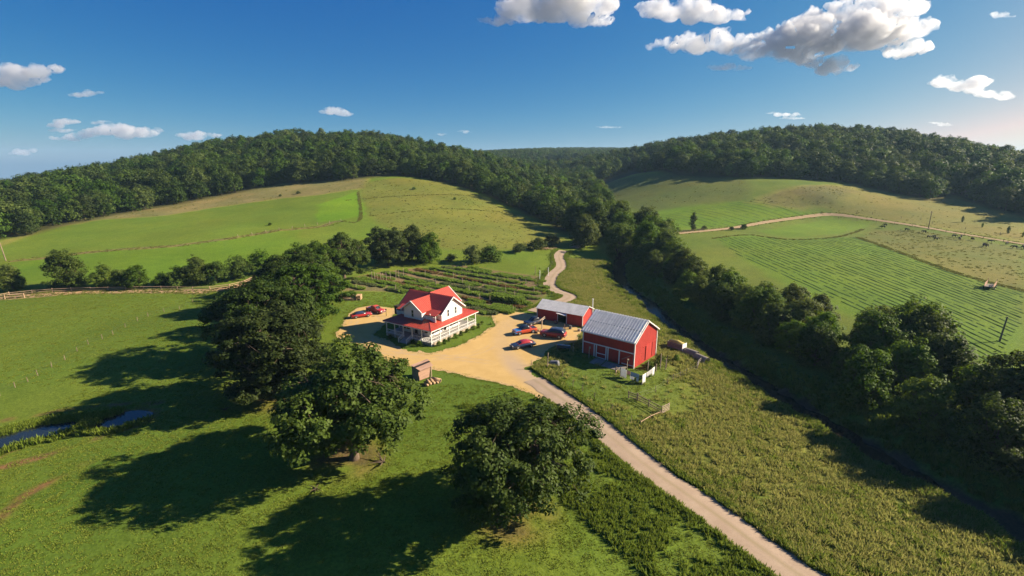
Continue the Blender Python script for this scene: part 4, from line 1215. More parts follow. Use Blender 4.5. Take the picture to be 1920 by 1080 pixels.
x = t.mix(t.ramp(t.noise(.9, 4, .6, c), .62, .8, 0, .5), x, (.30, .20, .13))
t.bsdf(x, .55, .4, .0, t.noise(5, 3, .5, c), .1, .02); MATS['galvanised'] = t.m
weathered('shed_metal', (.68, .66, .61), .18, .6, .8, .4, .0, 5, dirt=(.26, .20, .16), dirt_amt=.25, bump=.05)

weathered('gap_dark', (.06, .075, .10), .3, .6, 2, .3)
def slope(e0, e1, r1, r0, th=.10):
    """roof slab: eave from e0 to e1, ridge from r0 to r1"""
    e0, e1, r1, r0 = map(Vector, (e0, e1, r1, r0))
    n = (e1 - e0).cross(r0 - e0).normalized()
    if n.z < 0:
        n = -n
    d = n * th
    return [p - d for p in (e0, e1, r1, r0)], [e0, e1, r1, r0], n
def roof_slope(name, mat, parent, e0, e1, r1, r0, rib=.45, rib_h=.045, rib_w=.05, th=.10, ribs=True):
    lo, hi, n = slope(e0, e1, r1, r0, th)
    o = MB().hexa(lo, hi).build(name, mat, parent)
    if ribs:
        b = MB()
        L = (hi[1] - hi[0]).length
        k = int(L / rib)
        for i in range(1, k):
            u = i / k
            p, q = hi[0].lerp(hi[1], u), hi[3].lerp(hi[2], u)
            b.beam(p + n * rib_h * .4, q + n * rib_h * .4, rib_w, rib_h, n)
        b.build('roof_seams', mat, o)
    return o
def window(parent, p, out, w, hgt, name='window', glass='window_glass', bars=True, trim='trim_white'):
    """p: middle of the sill in the wall plane; out: unit normal in the house frame; the pane is set in the frame"""
    out = Vector(out); s = Vector((0, 0, 1)).cross(out).normalized(); z = Vector((0, 0, 1)); p = Vector(p)
    def bar(a, b, c, d, dep0, dep1):
        m.hexa([p + s*a + z*c + out*dep0, p + s*b + z*c + out*dep0, p + s*b + z*c + out*dep1, p + s*a + z*c + out*dep1],
               [p + s*a + z*d + out*dep0, p + s*b + z*d + out*dep0, p + s*b + z*d + out*dep1, p + s*a + z*d + out*dep1])
    m = MB(); f = .09
    bar(-w/2 - f, -w/2, 0, hgt, .003, .07); bar(w/2, w/2 + f, 0, hgt, .003, .07); bar(-w/2 - f, w/2 + f, hgt, hgt + f * 1.2, .003, .08)
    if bars:
        bar(-w/2, w/2, hgt*.49, hgt*.49 + .05, .014, .055)
    o = m.build(name, trim, parent)
    m = MB(); bar(-w/2, w/2, 0, hgt, .004, .012); m.build('pane', glass, o)
    m = MB(); bar(-w/2 - f*1.4, w/2 + f*1.4, -f, 0, .003, .13); m.build('sill', trim, o)
    return o

# ------------------------------------------------------------------ farmhouse (x: along the sunny side, y: along the entrance front)
HX, HY, HA = -17.8, 103.1, R(58.3)
house = tag(empty('farmhouse', (HX, HY, h(HX, HY)), HA), 'white two-storey farmhouse with red metal roofs and a wraparound porch', 'house')
DK, PT = .78, 3.55                                # porch floor and post top
b = MB().box(.12, 16.7, .12, 13.7, -.4, DK - .14); b.build('foundation', 'foundation_stone', house)
st = MB(); gs = np.random.default_rng(3)
x = .2
while x < 16.4:
    w = gs.uniform(.3, .6)
    for z0, z1 in ((-.1, .22), (.25, .58)):
        j = gs.uniform(-.05, .05)
        st.box(x + .03, x + w - .02, .02 + j * .5, .119, z0 + gs.uniform(0, .05), z1)
    x += w
tag(st.build('foundation_stones', 'foundation_stone', house), kind='stuff')
MB().box(-.05, 16.85, -.05, 13.85, DK - .137, DK).build('porch_deck', 'porch_floor', house)
# ground floor
gf = MB()
for (x0, x1, y0, y1) in ((3.0, 14.2, 3.0, 11.4),):
    gf.box(x0, x1, y0, y1, DK + .002, 4.75)
gf.build('ground_floor_wall', 'house_siding', house)
# upper storey: main block along y, entrance gable, rear wing
mb_ = MB()
mb_.prism([(5.0, 4.0), (12.6, 4.0), (12.6, 6.42), (8.8, 9.12), (5.0, 6.42)], 'y', 1.0, 13.3)
mb_.build('upper_wall', 'house_siding', house)
mb_ = MB().prism([(4.5, 4.0), (10.0, 4.0), (10.0, 6.85), (7.3, 8.72), (4.5, 6.85)], 'x', 2.25, 6.4)
mb_.build('front_gable_wall', 'house_siding', house)
mb_ = MB().prism([(3.9, 4.0), (10.9, 4.0), (10.9, 6.55), (7.4, 9.22), (3.9, 6.55)], 'x', 11.0, 15.1)
mb_.build('rear_wing_wall', 'house_siding', house)
# roofs
ry0, ry1 = .55, 14.1
roof_slope('main_roof', 'red_metal', house, (4.25, ry1, 6.02), (4.25, ry0, 6.02), (8.8, ry0, 9.36), (8.8, ry1, 9.36))
roof_slope('main_roof', 'red_metal', house, (13.35, ry0, 6.02), (13.35, ry1, 6.02), (8.8, ry1, 9.362), (8.8, ry0, 9.362))
roof_slope('front_gable_roof', 'red_metal', house, (1.75, 4.0, 6.62), (7.6, 4.0, 6.62), (8.3, 7.3, 9.02), (1.75, 7.3, 9.02))
roof_slope('front_gable_roof', 'red_metal', house, (7.6, 10.6, 6.62), (1.75, 10.6, 6.62), (1.75, 7.3, 9.022), (8.3, 7.3, 9.022))
roof_slope('rear_wing_roof', 'red_metal', house, (9.4, 3.4, 6.30), (15.6, 3.4, 6.30), (15.6, 7.4, 9.52), (8.6, 7.4, 9.52))
roof_slope('rear_wing_roof', 'red_metal', house, (15.6, 11.4, 6.30), (9.4, 11.4, 6.30), (8.6, 7.4, 9.522), (15.6, 7.4, 9.522))
def rake(name, pts, w=.16, d=.24):
    b = MB()
    for p, q in zip(pts[:-1], pts[1:]):
        b.beam(p, q, w, d)
    return b.build(name, 'trim_white', house)
rake('rake_board', [(4.25, .50, 5.95), (8.8, .50, 9.26), (13.35, .50, 5.95)])
rake('rake_board', [(1.70, 4.0, 6.55), (1.70, 7.3, 8.93), (1.70, 10.6, 6.55)])
rake('rake_board', [(15.65, 3.4, 6.22), (15.65, 7.4, 9.43), (15.65, 11.4, 6.22)])
rake('fascia_board', [(4.22, .6, 5.95), (4.22, 14.0, 5.95)], .08, .2)
rake('fascia_board', [(13.38, .6, 5.95), (13.38, 14.0, 5.95)], .08, .2)
# porch roof: four hipped slopes, trapezoids between eave and wall
ez, iz, o_, ii = 3.78, 4.92, -.5, 3.02
E = [(o_, o_), (17.3, o_), (17.3, 14.3), (o_, 14.3)]; I = [(ii, ii), (14.3, ii), (14.3, 11.5), (ii, 11.5)]
for k in range(4):
    e0, e1, i1, i0 = E[k], E[(k + 1) % 4], I[(k + 1) % 4], I[k]
    o = roof_slope('porch_roof', 'red_metal', house, (*e0, ez), (*e1, ez), (*i1, iz), (*i0, iz), ribs=False, th=.09)
    b = MB(); L = math.hypot(e1[0] - e0[0], e1[1] - e0[1]); n = int(L / .48)
    for i in range(1, n):
        p = Vector((*e0, ez)).lerp(Vector((*e1, ez)), i / n)
        # run straight up the slope until the hip line
        inward = Vector(((i0[1] - i1[1]), (i1[0] - i0[0]), 0)).normalized()
        if inward.dot(Vector((8.5, 7, 0)) - Vector((p.x, p.y, 0))) < 0:
            inward = -inward
        run = (ii - o_) if k != 2 else 2.8
        dep = {0: ii - o_, 1: 17.3 - 14.3, 2: 14.3 - 11.5, 3: ii - o_}[k]
        a0 = (p - Vector((*e0, ez))).length; a1 = L - a0
        fr = min(1, a0 / dep, a1 / dep)
        q = p + inward * dep * fr + Vector((0, 0, (iz - ez) * fr))
        nrm = Vector((-inward.x * (iz - ez), -inward.y * (iz - ez), dep)).normalized()
        if fr > .08:
            b.beam(p + nrm * .018, q + nrm * .018, .05, .045, nrm)
    b.build('roof_seams', 'red_metal', o)
b = MB()
for k in range(4):
    b.beam((*E[k], ez + .02), (*I[k], iz + .02), .14, .08)
b.build('hip_cap', 'red_metal', house)
b = MB()
for k in range(4):
    (ax, ay), (bx, by) = E[k], E[(k + 1) % 4]
    b.beam((ax, ay, ez - .17), (bx, by, ez - .17), .05, .16)
b.build('porch_fascia', 'trim_white', house)
b = MB()
for (ax, ay), (bx, by) in (((.1, .1), (16.7, .1)), ((16.7, .1), (16.7, 13.7)), ((16.7, 13.7), (.1, 13.7)), ((.1, 13.7), (.1, .1))):
    b.beam((ax, ay, PT + .09), (bx, by, PT + .09), .16, .18)
b.build('porch_beam', 'trim_white', house)
PY = [0.1, 2.85, 5.75, 8.35, 11.1, 13.7]; PXs = [.1, 3.1, 6.35, 9.8, 13.4, 16.7]
posts = [(.1, y) for y in PY] + [(x, .1) for x in PXs[1:]] + [(16.7, y) for y in (4.6, 9.1, 13.7)] + [(x, 13.7) for x in (4.2, 8.4, 12.6)]
pm = None
for (x, y) in posts:
    if pm is None:
        pm = MB().box(-.085, .085, -.085, .085, -.55, PT).box(-.13, .13, -.13, .13, PT - .22, PT - .10).box(-.13, .13, -.13, .13, DK, DK + .2).mesh('post', 'trim_white')
    place('post', pm, (x, y, 0), parent=house)
def rail(p, q):
    """one bay of porch railing: rails and crossed balusters"""
    p, q = Vector(p), Vector(q); b = MB()
    z0, z1 = DK + .16, DK + .92
    b.beam(p + Vector((0, 0, z1)), q + Vector((0, 0, z1)), .10, .08); b.beam(p + Vector((0, 0, z0)), q + Vector((0, 0, z0)), .08, .08)
    L = (q - p).length; n = max(2, round(L / .80))
    for i in range(n):
        a, c = p.lerp(q, i / n), p.lerp(q, (i + 1) / n)
        b.beam(a + Vector((0, 0, z0)), c + Vector((0, 0, z1)), .035, .035); b.beam(a + Vector((0, 0, z1)), c + Vector((0, 0, z0)), .030, .030)
    return b.build('railing', 'trim_white', house)
for a, c in zip(PY[:-1], PY[1:]):
    if abs(a - 5.75) > .1:
        rail((.1, a + .1, 0), (.1, c - .1, 0))
for a, c in zip(PXs[:-1], PXs[1:]):
    rail((a + .1, .1, 0), (c - .1, .1, 0))
for a, c in ((.1, 4.6), (4.6, 9.1), (9.1, 13.7)):
    rail((16.7, a + .1, 0), (16.7, c - .1, 0))
# steps with hand rails
stp = empty('porch_steps', (0, 0, 0)); stp.parent = house
for i in range(4):
    MB().box(-.42 * (i + 1) - .05, -.42 * i - .055, 5.95, 8.15, -.2, DK - .165 * (i + 1)).build('step', 'porch_floor', stp)
for y in (5.85, 8.25):
    b = MB()
    b.beam((-.02, y, DK + .92), (-1.75, y, .95), .09, .09).beam((-.02, y, DK + .25), (-1.75, y, .30), .07, .07).beam((-1.75, y, -.2), (-1.75, y, 1.05), .12, .12)
    for k in range(1, 5):
        u = k / 5
        b.beam((-1.75 * u, y, DK + .25 - .48 * u), (-1.75 * u, y, DK + .92 - .75 * u), .05, .05)
    b.build('hand_rail', 'trim_white', stp)
# doors and windows
for x, w_, hh in ((3.9, 1.0, 1.9), (5.6, 1.0, 1.9), (7.1, .9, 1.9), (10.4, 1.1, 1.9), (12.0, 1.0, 1.9), (13.5, .9, 1.9)):
    window(house, (x, 3.0, DK + .55), (0, -1, 0), w_, hh)
window(house, (8.4, 3.0, DK + .02), (0, -1, 0), .95, 2.15, 'door', 'dark_wood', False)
for y, w_, hh in ((4.1, .95, 1.6), (5.4, .8, 1.6), (9.6, .95, 1.6), (10.7, .8, 1.6)):
    window(house, (3.0, y, DK + .75), (-1, 0, 0), w_, hh)
window(house, (3.0, 7.1, DK + .02), (-1, 0, 0), 1.0, 2.15, 'door', 'dark_wood', False)
for x in (7.3, 10.1):
    window(house, (x, 1.0, 4.95), (0, -1, 0), .62, 1.55)
window(house, (2.25, 7.3, 5.15), (-1, 0, 0), .62, 1.55)
MB().box(8.7, 8.9, .93, 1.0, 8.2, 8.5).build('gable_vent', 'dark_wood', house)
# little balconies either side of the entrance gable
for y0, y1 in ((1.15, 4.45), (10.05, 13.2)):
    b = MB().box(3.05, 3.15, y0, y1, 4.5, 5.55).box(3.0, 3.2, y0, y1, 5.55, 5.63)
    for y in (y0 + .06, (y0 + y1) / 2, y1 - .06):
        b.box(3.02, 3.18, y - .07, y + .07, 5.6, 6.30 if y == (y0 + y1) / 2 else 6.0)
    b.build('balcony_rail', 'trim_white', house)
    window(house, (5.0, (y0 + y1) / 2, 4.95), (-1, 0, 0), 1.1, 1.3, 'balcony_window', 'window_glass', False)
    roof_slope('balcony_roof', 'red_metal', house, (3.0, y1, 5.98), (3.0, y0, 5.98), (5.2, y0, 6.74), (5.2, y1, 6.74), th=.07, ribs=False)
MB().box(3.3, 4.7, 13.0, 14.1, 4.4, 6.3).box(3.2, 4.8, 12.9, 14.2, 6.3, 6.45).build('shaded_side_bay', 'dark_wood', house)  # side wall of the left balcony, its shade put into the dark colour

# ------------------------------------------------------------------ barn (x: along its sunlit end, y: along its front)
BX, BY, BA = 24.26, 91.92, R(51)
bz = h(BX, BY) + .05
barn = tag(empty('red_barn', (BX, BY, bz), BA), 'tall red barn with ribbed silver metal roof and white trimmed front bays', 'barn')
BL, BW, BE, BR = 11.7, 10.6, 5.65, 8.45
MB().prism([(0.0, -.9), (BW, -.9), (BW, BE), (BW / 2, BR), (0.0, BE)], 'y', 0.0, BL).build('wall', 'barn_boards', barn)
bt = MB()
for i in range(1, int(BW / .55)):
    x = i * .55; zt = BE + (BR - BE) * (1 - abs(x - BW / 2) / (BW / 2)) - .05
    bt.box(x - .025, x + .025, -.028, -.001, -.6, zt)
for i in range(1, int(BL / .55)):
    y = i * .55
    bt.box(-.028, -.001, y - .025, y + .025, 3.2, BE - .05)
tag(bt.build('battens', 'barn_boards', barn), kind='stuff')
rows, cols_ = 2, 20
for side in (0, 1):
    for r_ in range(rows):
        for c_ in range(cols_):
            y0, y1 = -.35 + (BL + .7) * c_ / cols_, -.35 + (BL + .7) * (c_ + 1) / cols_
            u0, u1 = r_ / rows, (r_ + 1) / rows + (.02 if r_ == 0 else 0)
            def P(u, y, lift=0):
                xx = -.45 + (BW / 2 + .45) * u
                zz = BE - .32 + (BR - BE + .44) * u
                return Vector((xx if side == 0 else BW - xx, y, zz + lift))
            li = .02 - .02 * r_ + .0 + (.0015 if c_ % 2 else 0)
            lo, hi, n = slope(P(u0, y0, li + .10), P(u0, y1, li + .10), P(u1, y1, li + .10), P(u1, y0, li + .10), .04)
            b = MB().hexa(lo, hi)
            p, q = hi[0].lerp(hi[1], .5), hi[3].lerp(hi[2], .5)
            b.beam(p + n * .07, q + n * .07, .17, .18, n)
            b.build('roof_panel', 'galvanised', barn)
for sx_ in (0, 1):
    xm = -.45 + (BW / 2 + .45) * .5
    xm = xm if sx_ == 0 else BW - xm
    zm = BE - .32 + (BR - BE + .44) * .5 + .135
    MB().beam((xm, -.35, zm), (xm, BL + .35, zm), .16, .03).build('gap_strip', 'gap_dark', barn)  # dark beam painted as the dark gap between the two panel rows
MB().prism([(BW / 2 - .3, BR + .18), (BW / 2, BR + .34), (BW / 2 + .3, BR + .18), (BW / 2, BR + .26)], 'y', -.37, BL + .37).build('ridge_cap', 'galvanised', barn)
def bar_(name, parent, p, q, w, d, mat='trim_white', up=(0, 0, 1)):
    return MB().beam(p, q, w, d, up).build(name, mat, parent)
for x, y in ((-.03, -.03), (-.03, BL + .03), (BW + .03, -.03), (BW + .03, BL + .03)):
    bar_('corner_board', barn, (x, y, -.8), (x, y, BE - .2), .2, .2)
for y in (-.40, BL + .40):
    for sx in (-1, 1):
        bar_('rake_board', barn, (BW / 2 + sx * (BW / 2 + .47), y, BE - .33), (BW / 2, y, BR + .11), .07, .22)
bar_('eave_board', barn, (-.49, -.35, BE - .30), (-.49, BL + .35, BE - .30), .06, .16)
bar_('front_rail', barn, (-.08, 0.1, 3.05), (-.08, BL - .1, 3.05), .14, .2)
bar_('base_rail', barn, (-.07, 0.1, .45), (-.07, 2.6, .45), .12, .14)
for y in (8.95, 8.45, 6.2, 5.75, 3.2):
    bar_('door_post', barn, (-.09, y, -.3), (-.09, y, 2.95), .2, .18)
for nm, y0, y1 in (('bay_door', 8.45, 6.2), ('bay_door', 11.45, 9.06), ('bay_door', 5.64, 3.31), ('bay_door', 3.09, .15)):
    MB().box(-.05, -.004, y1, y0, .02, 2.95).build(nm, 'barn_boards', barn)
bar_('gate_rail', barn, (-.12, 8.4, 1.25), (-.12, 6.25, 1.25), .1, .14); bar_('gate_rail', barn, (-.12, 8.4, .3), (-.12, 6.25, .3), .1, .14)
bar_('door_track', barn, (4.0, -.08, 3.3), (BW - .1, -.08, 3.3), .1, .1, 'barn_boards')
MB().box(5.3, 8.3, -.075, -.03, .05, 3.2).build('sliding_door', 'barn_boards', barn)
for x in (5.3, 8.3):
    bar_('door_stile', barn, (x, -.09, .05), (x, -.09, 3.2), .12, .05, 'barn_boards')
bar_('brace', barn, (-.5, 2.4, 1.5), (-.5, .5, 2.7), .1, .1, 'gray_wood')

# ------------------------------------------------------------------ low shed
SX, SY, SA = 17.35, 116.3, R(58)
shed = tag(empty('low_shed', (SX, SY, h(SX, SY)), SA), 'long low red shed with grey metal roof, behind the parked vehicles', 'shed')
SL, SW, SE, SR = 12.7, 6.4, 3.1, 4.5
fw = MB()
d0, d1, dh = 4.3, 6.8, 2.55
fw.box(0, .16, 0, d0, -.4, SE).box(0, .16, d1, SL, -.4, SE).box(0, .16, d0, d1, dh, SE)
fw.box(SW - .16, SW, 0, SL, -.4, SE)
for y in (0, SL - .16):
    fw.prism([(.16, -.4), (SW - .16, -.4), (SW - .16, SE), (SW / 2, SR), (.16, SE)], 'y', y, y + .16)
fw.build('wall', 'shed_boards', shed)
MB().box(.2, SW - .2, .2, SL - .2, -.1, .02).build('floor', 'porch_floor', shed)
roof_slope('roof', 'shed_metal', shed, (-.35, SL + .3, SE - .13), (-.35, -.3, SE - .13), (SW / 2, -.3, SR + .1), (SW / 2, SL + .3, SR + .1), .6, .03, .06)
roof_slope('roof', 'shed_metal', shed, (SW + .35, -.3, SE - .13), (SW + .35, SL + .3, SE - .13), (SW / 2, SL + .3, SR + .102), (SW / 2, -.3, SR + .102), .6, .03, .06)
for x, y in ((-.02, -.02), (-.02, SL + .02), (SW + .02, -.02)):
    bar_('corner_board', shed, (x, y, -.3), (x, y, SE - .15), .16, .16)
for sx in (-1, 1):
    bar_('rake_board', shed, (SW / 2 + sx * (SW / 2 + .36), -.33, SE - .16), (SW / 2, -.33, SR + .06), .05, .16)
fr = MB()
for y in (d0, d1):
    fr.beam((-.05, y, -.2), (-.05, y, dh), .14, .1)
fr.beam((-.05, d0, dh), (-.05, d1, dh), .14, .14)
fr.build('door_frame', 'trim_white', shed)
MB().hexa([(-.1, d0 - .1, dh + .05), (-.1, d1 + .1, dh + .05), (-1.0, d1 + .1, dh + .15), (-1.0, d0 - .1, dh - .15)], [(-.1, d0 - .1, dh + .12), (-.1, d1 + .1, dh + .12), (-1.0, d1 + .1, dh + .22), (-1.0, d0 - .1, dh - .08)]).build('door_canopy', 'trim_white', shed)
MB().tube([(SW - .6, -.15, 2.0), (SW - .6, -.15, SR + 1.2)], .13, 10).tube([(SW - .6, -.15, SR + 1.2), (SW - .6, -.15, SR + 1.4)], .2, 10).build('stove_pipe', 'trim_white', shed)

# ------------------------------------------------------------------ vehicles
def paint(name, c):
    t = NT(name)
    b = t.bsdf(t.mix(t.ramp(t.noise(3, 4, .6, t.obj()), .45, .8, 0, .35), c, tuple(v * .55 + .02 for v in c)), .30, .5)
    b.inputs['Coat Weight'].default_value = .5
    MATS[name] = t.m
paint('paint_red', (.36, .022, .020)); paint('paint_navy', (.020, .030, .062)); paint('paint_black', (.014, .014, .018)); paint('paint_orange', (.50, .060, .022)); paint('tarp_blue', (.030, .18, .42))
weathered('tyre_rubber', (.022, .021, .020), .3, .85, 3, .2)
weathered('wheel_rim', (.42, .41, .40), .2, .4, 3, .5, .6)
weathered('lamp_glass', (.70, .70, .66), .1, .2, 3, .5)
weathered('tail_lamp', (.45, .02, .015), .1, .25, 3, .5)
weathered('bumper', (.10, .10, .105), .25, .5, 3, .4)
def hull(sections):
    """closed body through cross-sections: each is x, half width low, half width high, z low, z mid, z high"""
    b = MB(); n = 10
    for (x, wl_, wm, wh, z0, z1, z2) in sections:
        ring = [(wl_ * .86, z0), (wl_, z0 + .10), (wm, z1), (wm * .985, z1 + (z2 - z1) * .55), (wh, z2 - .03), (wh * .8, z2)]
        pts = ring + [(-y, z) for y, z in reversed(ring)]
        b.v += [(x, y, z) for y, z in pts]
    k = 12
    for i in range(len(sections) - 1):
        for j in range(k):
            j2 = (j + 1) % k
            b.f.append((i * k + j, i * k + j2, (i + 1) * k + j2, (i + 1) * k + j))
    b.f.append(tuple(reversed(range(k)))); e = (len(sections) - 1) * k
    b.f.append(tuple(e + j for j in range(k)))
    return b
def vehicle(name, kind, x, y, rz, body, roof, label, sc=1.0, extra=None):
    root = tag(empty(name, (x, y, h(x, y) + .04), rz), label, {'pickup': 'pickup', 'suv': 'car', 'sedan': 'car'}[kind], 'vehicles parked at the farm')
    if kind == 'pickup':
        L, W, wb0, wb1 = 5.3, .95, 1.65, -1.60
        secs = [(2.65, .80, .84, .74, .42, .70, .95), (2.45, .92, .95, .84, .36, .75, 1.04), (1.0, .94, .96, .88, .34, .78, 1.10), (.9, .94, .96, .88, .34, .78, 1.12), (-.75, .94, .96, .90, .34, .78, 1.12), (-2.45, .94, .96, .92, .40, .78, 1.08), (-2.65, .88, .92, .88, .46, .78, 1.06)]
        cab = [(1.15, .80, .80, .76, 1.06, 1.10, 1.14), (.45, .86, .84, .66, 1.06, 1.25, 1.80), (-.45, .86, .84, .68, 1.06, 1.25, 1.84), (-.80, .86, .84, .70, 1.06, 1.25, 1.78), (-.92, .84, .82, .72, 1.06, 1.14, 1.30)]
        side_win = (.55, -.72, 1.22, 1.66)
    elif kind == 'suv':
        L, W, wb0, wb1 = 5.1, .97, 1.55, -1.50
        secs = [(2.55, .84, .88, .78, .44, .78, 1.02), (2.35, .94, .98, .86, .38, .82, 1.14), (1.05, .96, .99, .90, .36, .85, 1.20), (-2.35, .96, .99, .92, .40, .85, 1.18), (-2.55, .88, .92, .86, .48, .85, 1.12)]
        cab = [(1.15, .84, .84, .80, 1.14, 1.18, 1.24), (.45, .89, .87, .72, 1.14, 1.32, 1.90), (-.5, .89, .87, .74, 1.14, 1.32, 1.97), (-1.8, .89, .87, .74, 1.14, 1.32, 1.94), (-2.42, .86, .84, .76, 1.12, 1.24, 1.36)]
        side_win = (.50, -2.0, 1.32, 1.76)
    else:
        L, W, wb0, wb1 = 4.9, .92, 1.45, -1.42
        secs = [(2.45, .74, .80, .70, .34, .58, .72), (2.2, .88, .91, .80, .28, .62, .84), (.95, .90, .93, .84, .26, .64, .94), (-1.5, .90, .93, .86, .26, .64, .96), (-2.25, .88, .90, .82, .32, .64, .92), (-2.45, .78, .82, .74, .40, .62, .84)]
        cab = [(1.15, .76, .76, .72, .90, .93, .97), (.30, .82, .80, .60, .90, 1.04, 1.40), (-.55, .82, .80, .62, .90, 1.04, 1.44), (-1.2, .82, .80, .62, .90, 1.04, 1.36), (-1.95, .78, .76, .70, .90, .94, .98)]
        side_win = (.35, -1.3, 1.03, 1.32)
    bo = hull(secs).build('body', body, root, True, 0)
    ca = hull(cab).build('cabin', roof, root, True)
    if kind == 'pickup':
        b = MB().box(-2.58, -1.0, -.78, .78, 1.085, 1.10)
        b.build('cargo_bed', 'paint_black', root)
        b = MB().box(-2.6, -.98, .78, .92, 1.05, 1.16).box(-2.6, -.98, -.92, -.78, 1.05, 1.16).box(-2.64, -2.56, -.92, .92, .85, 1.15)
        b.build('bed_rail', body, root)
    xa, xb, z0, z1 = side_win
    for s in (-1, 1):
        wtop = cab[1][3]; wmid = cab[1][2]
        b = MB()
        def yy(z):
            return s * (wmid + (wtop - wmid) * ((z - z0) / (cab[2][6] - z0)) * .95 + .012)
        n = 2 if kind != 'suv' else 3
        for i in range(n):
            a, c = xa + (xb - xa) * i / n - .04, xa + (xb - xa) * (i + 1) / n + .04
            b.add([(a, yy(z0), z0), (c, yy(z0), z0), (c + (.18 if i == n - 1 else 0), yy(z1), z1), (a - (.22 if i == 0 else 0), yy(z1), z1)], [(0, 1, 2, 3)])
        b.build('side_window', 'window_glass', ca)
    c0, c1 = cab[0], cab[1]
    MB().add([(c0[0] + .0, -.70, c0[6] + .03), (c0[0], .70, c0[6] + .03), (c1[0] + .10, .60, c1[6] - .06), (c1[0] + .10, -.60, c1[6] - .06)], [(0, 1, 2, 3)]).build('windscreen', 'window_glass', ca)
    c0, c1 = cab[-1], cab[-2]
    MB().add([(c0[0] - .02, -.66, c0[6] + .03), (c0[0] - .02, .66, c0[6] + .03), (c1[0] - .06, .58, c1[6] - .05), (c1[0] - .06, -.58, c1[6] - .05)], [(0, 1, 2, 3)]).build('rear_window', 'window_glass', ca)
    r_ = .40 if kind != 'sedan' else .34
    for wx in (wb0, wb1):
        for s in (-1, 1):
            w = MB().tube([(wx, s * (W - .22), r_), (wx, s * (W - .18), r_), (wx, s * (W + .0), r_), (wx, s * (W + .03), r_)], [r_ * .94, r_, r_, r_ * .92], 18).build('wheel', 'tyre_rubber', root, True)
            MB().tube([(wx, s * (W + .028), r_), (wx, s * (W + .045), r_)], [r_ * .60, r_ * .45], 14).build('rim', 'wheel_rim', w)
            # dark arch over the wheel
            arch = MB(); pts = [(wx + math.cos(a) * r_ * 1.22, s * (W + .012), r_ + math.sin(a) * r_ * 1.22) for a in np.linspace(0, math.pi, 9)]
            arch.tube(pts, .045, 5).build('wheel_arch', 'bumper', root)
    zf = secs[1][5]
    for s in (-1, 1):
        MB().box(secs[0][0] - .05, secs[0][0] + .03, s * .62 - .16, s * .62 + .16, zf - .02, zf + .15).build('headlight', 'lamp_glass', root)
        MB().box(-L / 2 - .03, -L / 2 + .05, s * .70 - .1, s * .70 + .1, zf - .02, zf + .2).build('tail_light', 'tail_lamp', root)
    MB().box(secs[0][0] - .06, secs[0][0] + .10, -.86, .86, .36, .54).build('front_bumper', 'bumper', root, bevel=.03)
    MB().box(-L / 2 - .10, -L / 2 + .06, -.86, .86, .38, .54).build('rear_bumper', 'bumper', root, bevel=.03)
    MB().box(secs[0][0] - .02, secs[0][0] + .028, -.42, .42, zf - .08, zf + .12).build('grille', 'bumper', root)
    root.scale = (sc,) * 3
    return root
vehicle('red_sedan', 'sedan', -39.6, 124.4, R(28), 'paint_red', 'paint_navy', 'red car with a dark roof parked on the gravel left of the house', 1.08)
vehicle('red_pickup', 'pickup', -36.9, 128.6, R(-32), 'paint_red', 'paint_orange', 'bright red pickup parked just behind the dark-roofed red car', 1.05)
pk = vehicle('pickup_truck', 'pickup', 3.0, 111.6, R(205), 'paint_orange', 'paint_black', 'orange-red pickup with a black cab and a blue tarp over its front', 1.08)
MB().hexa([(1.15, -.97, .55), (2.72, -.97, .42), (2.72, .97, .42), (1.15, .97, .55)], [(1.2, -.90, 1.15), (2.60, -.86, 1.02), (2.60, .86, 1.02), (1.2, .90, 1.15)]).build('blue_tarp', 'tarp_blue', pk, bevel=.06)
vehicle('red_estate_car', 'suv', 9.6, 109.0, R(158), 'paint_red', 'paint_navy', 'large red car with a dark blue roof, parked alongside the low shed', 1.16)
vehicle('red_roof_car', 'sedan', 2.4, 102.6, R(203), 'paint_navy', 'paint_red', 'dark blue car with a red roof, lowest of those parked by the shed', 1.12)
vehicle('dark_pickup', 'pickup', 5.6, 118.2, R(215), 'paint_navy', 'paint_black', 'dark navy pickup behind the orange-red one, in the shade of the shed', 1.05)

# ------------------------------------------------------------------ things around the yard
def log_at(b, p, q, r, n=10):
    return b.tube([p, q], [r, r * .94], n)
gy_ = np.random.default_rng(17)
# log crib at the lawn corner
cx, cy = -48.2, 141.4
crib = tag(empty('log_crib', (cx, cy, h(cx, cy)), R(4)), 'long low trough of stacked logs on the lawn beyond the red cars', 'log crib')
for z in (.18, .52, .86, 1.18):
    log_at(MB(), (-2.9, 1.0, z), (2.2, 1.0, z), .18).build('log', 'log_wood', crib, True)
for z in (.18, .62):
    log_at(MB(), (-2.9, -.95, z), (2.0, -.95, z), .15 if z > .5 else .18).build('log', 'log_wood', crib, True)
for x in (-2.95, -2.55):
    for z in (.34, .70, 1.04):
        log_at(MB(), (x, -1.2, z), (x, 1.25, z), .16).build('log', 'log_wood', crib, True)
for i in range(4):
    for z in (.2, .58, .95, 1.28):
        if i * .1 + z < 1.6:
            log_at(MB(), (2.35 + i * .36 + gy_.uniform(-.05, .05), -1.15 + gy_.uniform(-.15, .15), z + gy_.uniform(-.03, .03)), (2.35 + i * .36, 1.15, z), .18).build('log', 'log_wood', crib, True)
MB().box(-2.5, 2.1, -.75, .8, .02, .06).build('bed', 'dark_wood', crib)  # dark sheet put in for the dark inside of the trough
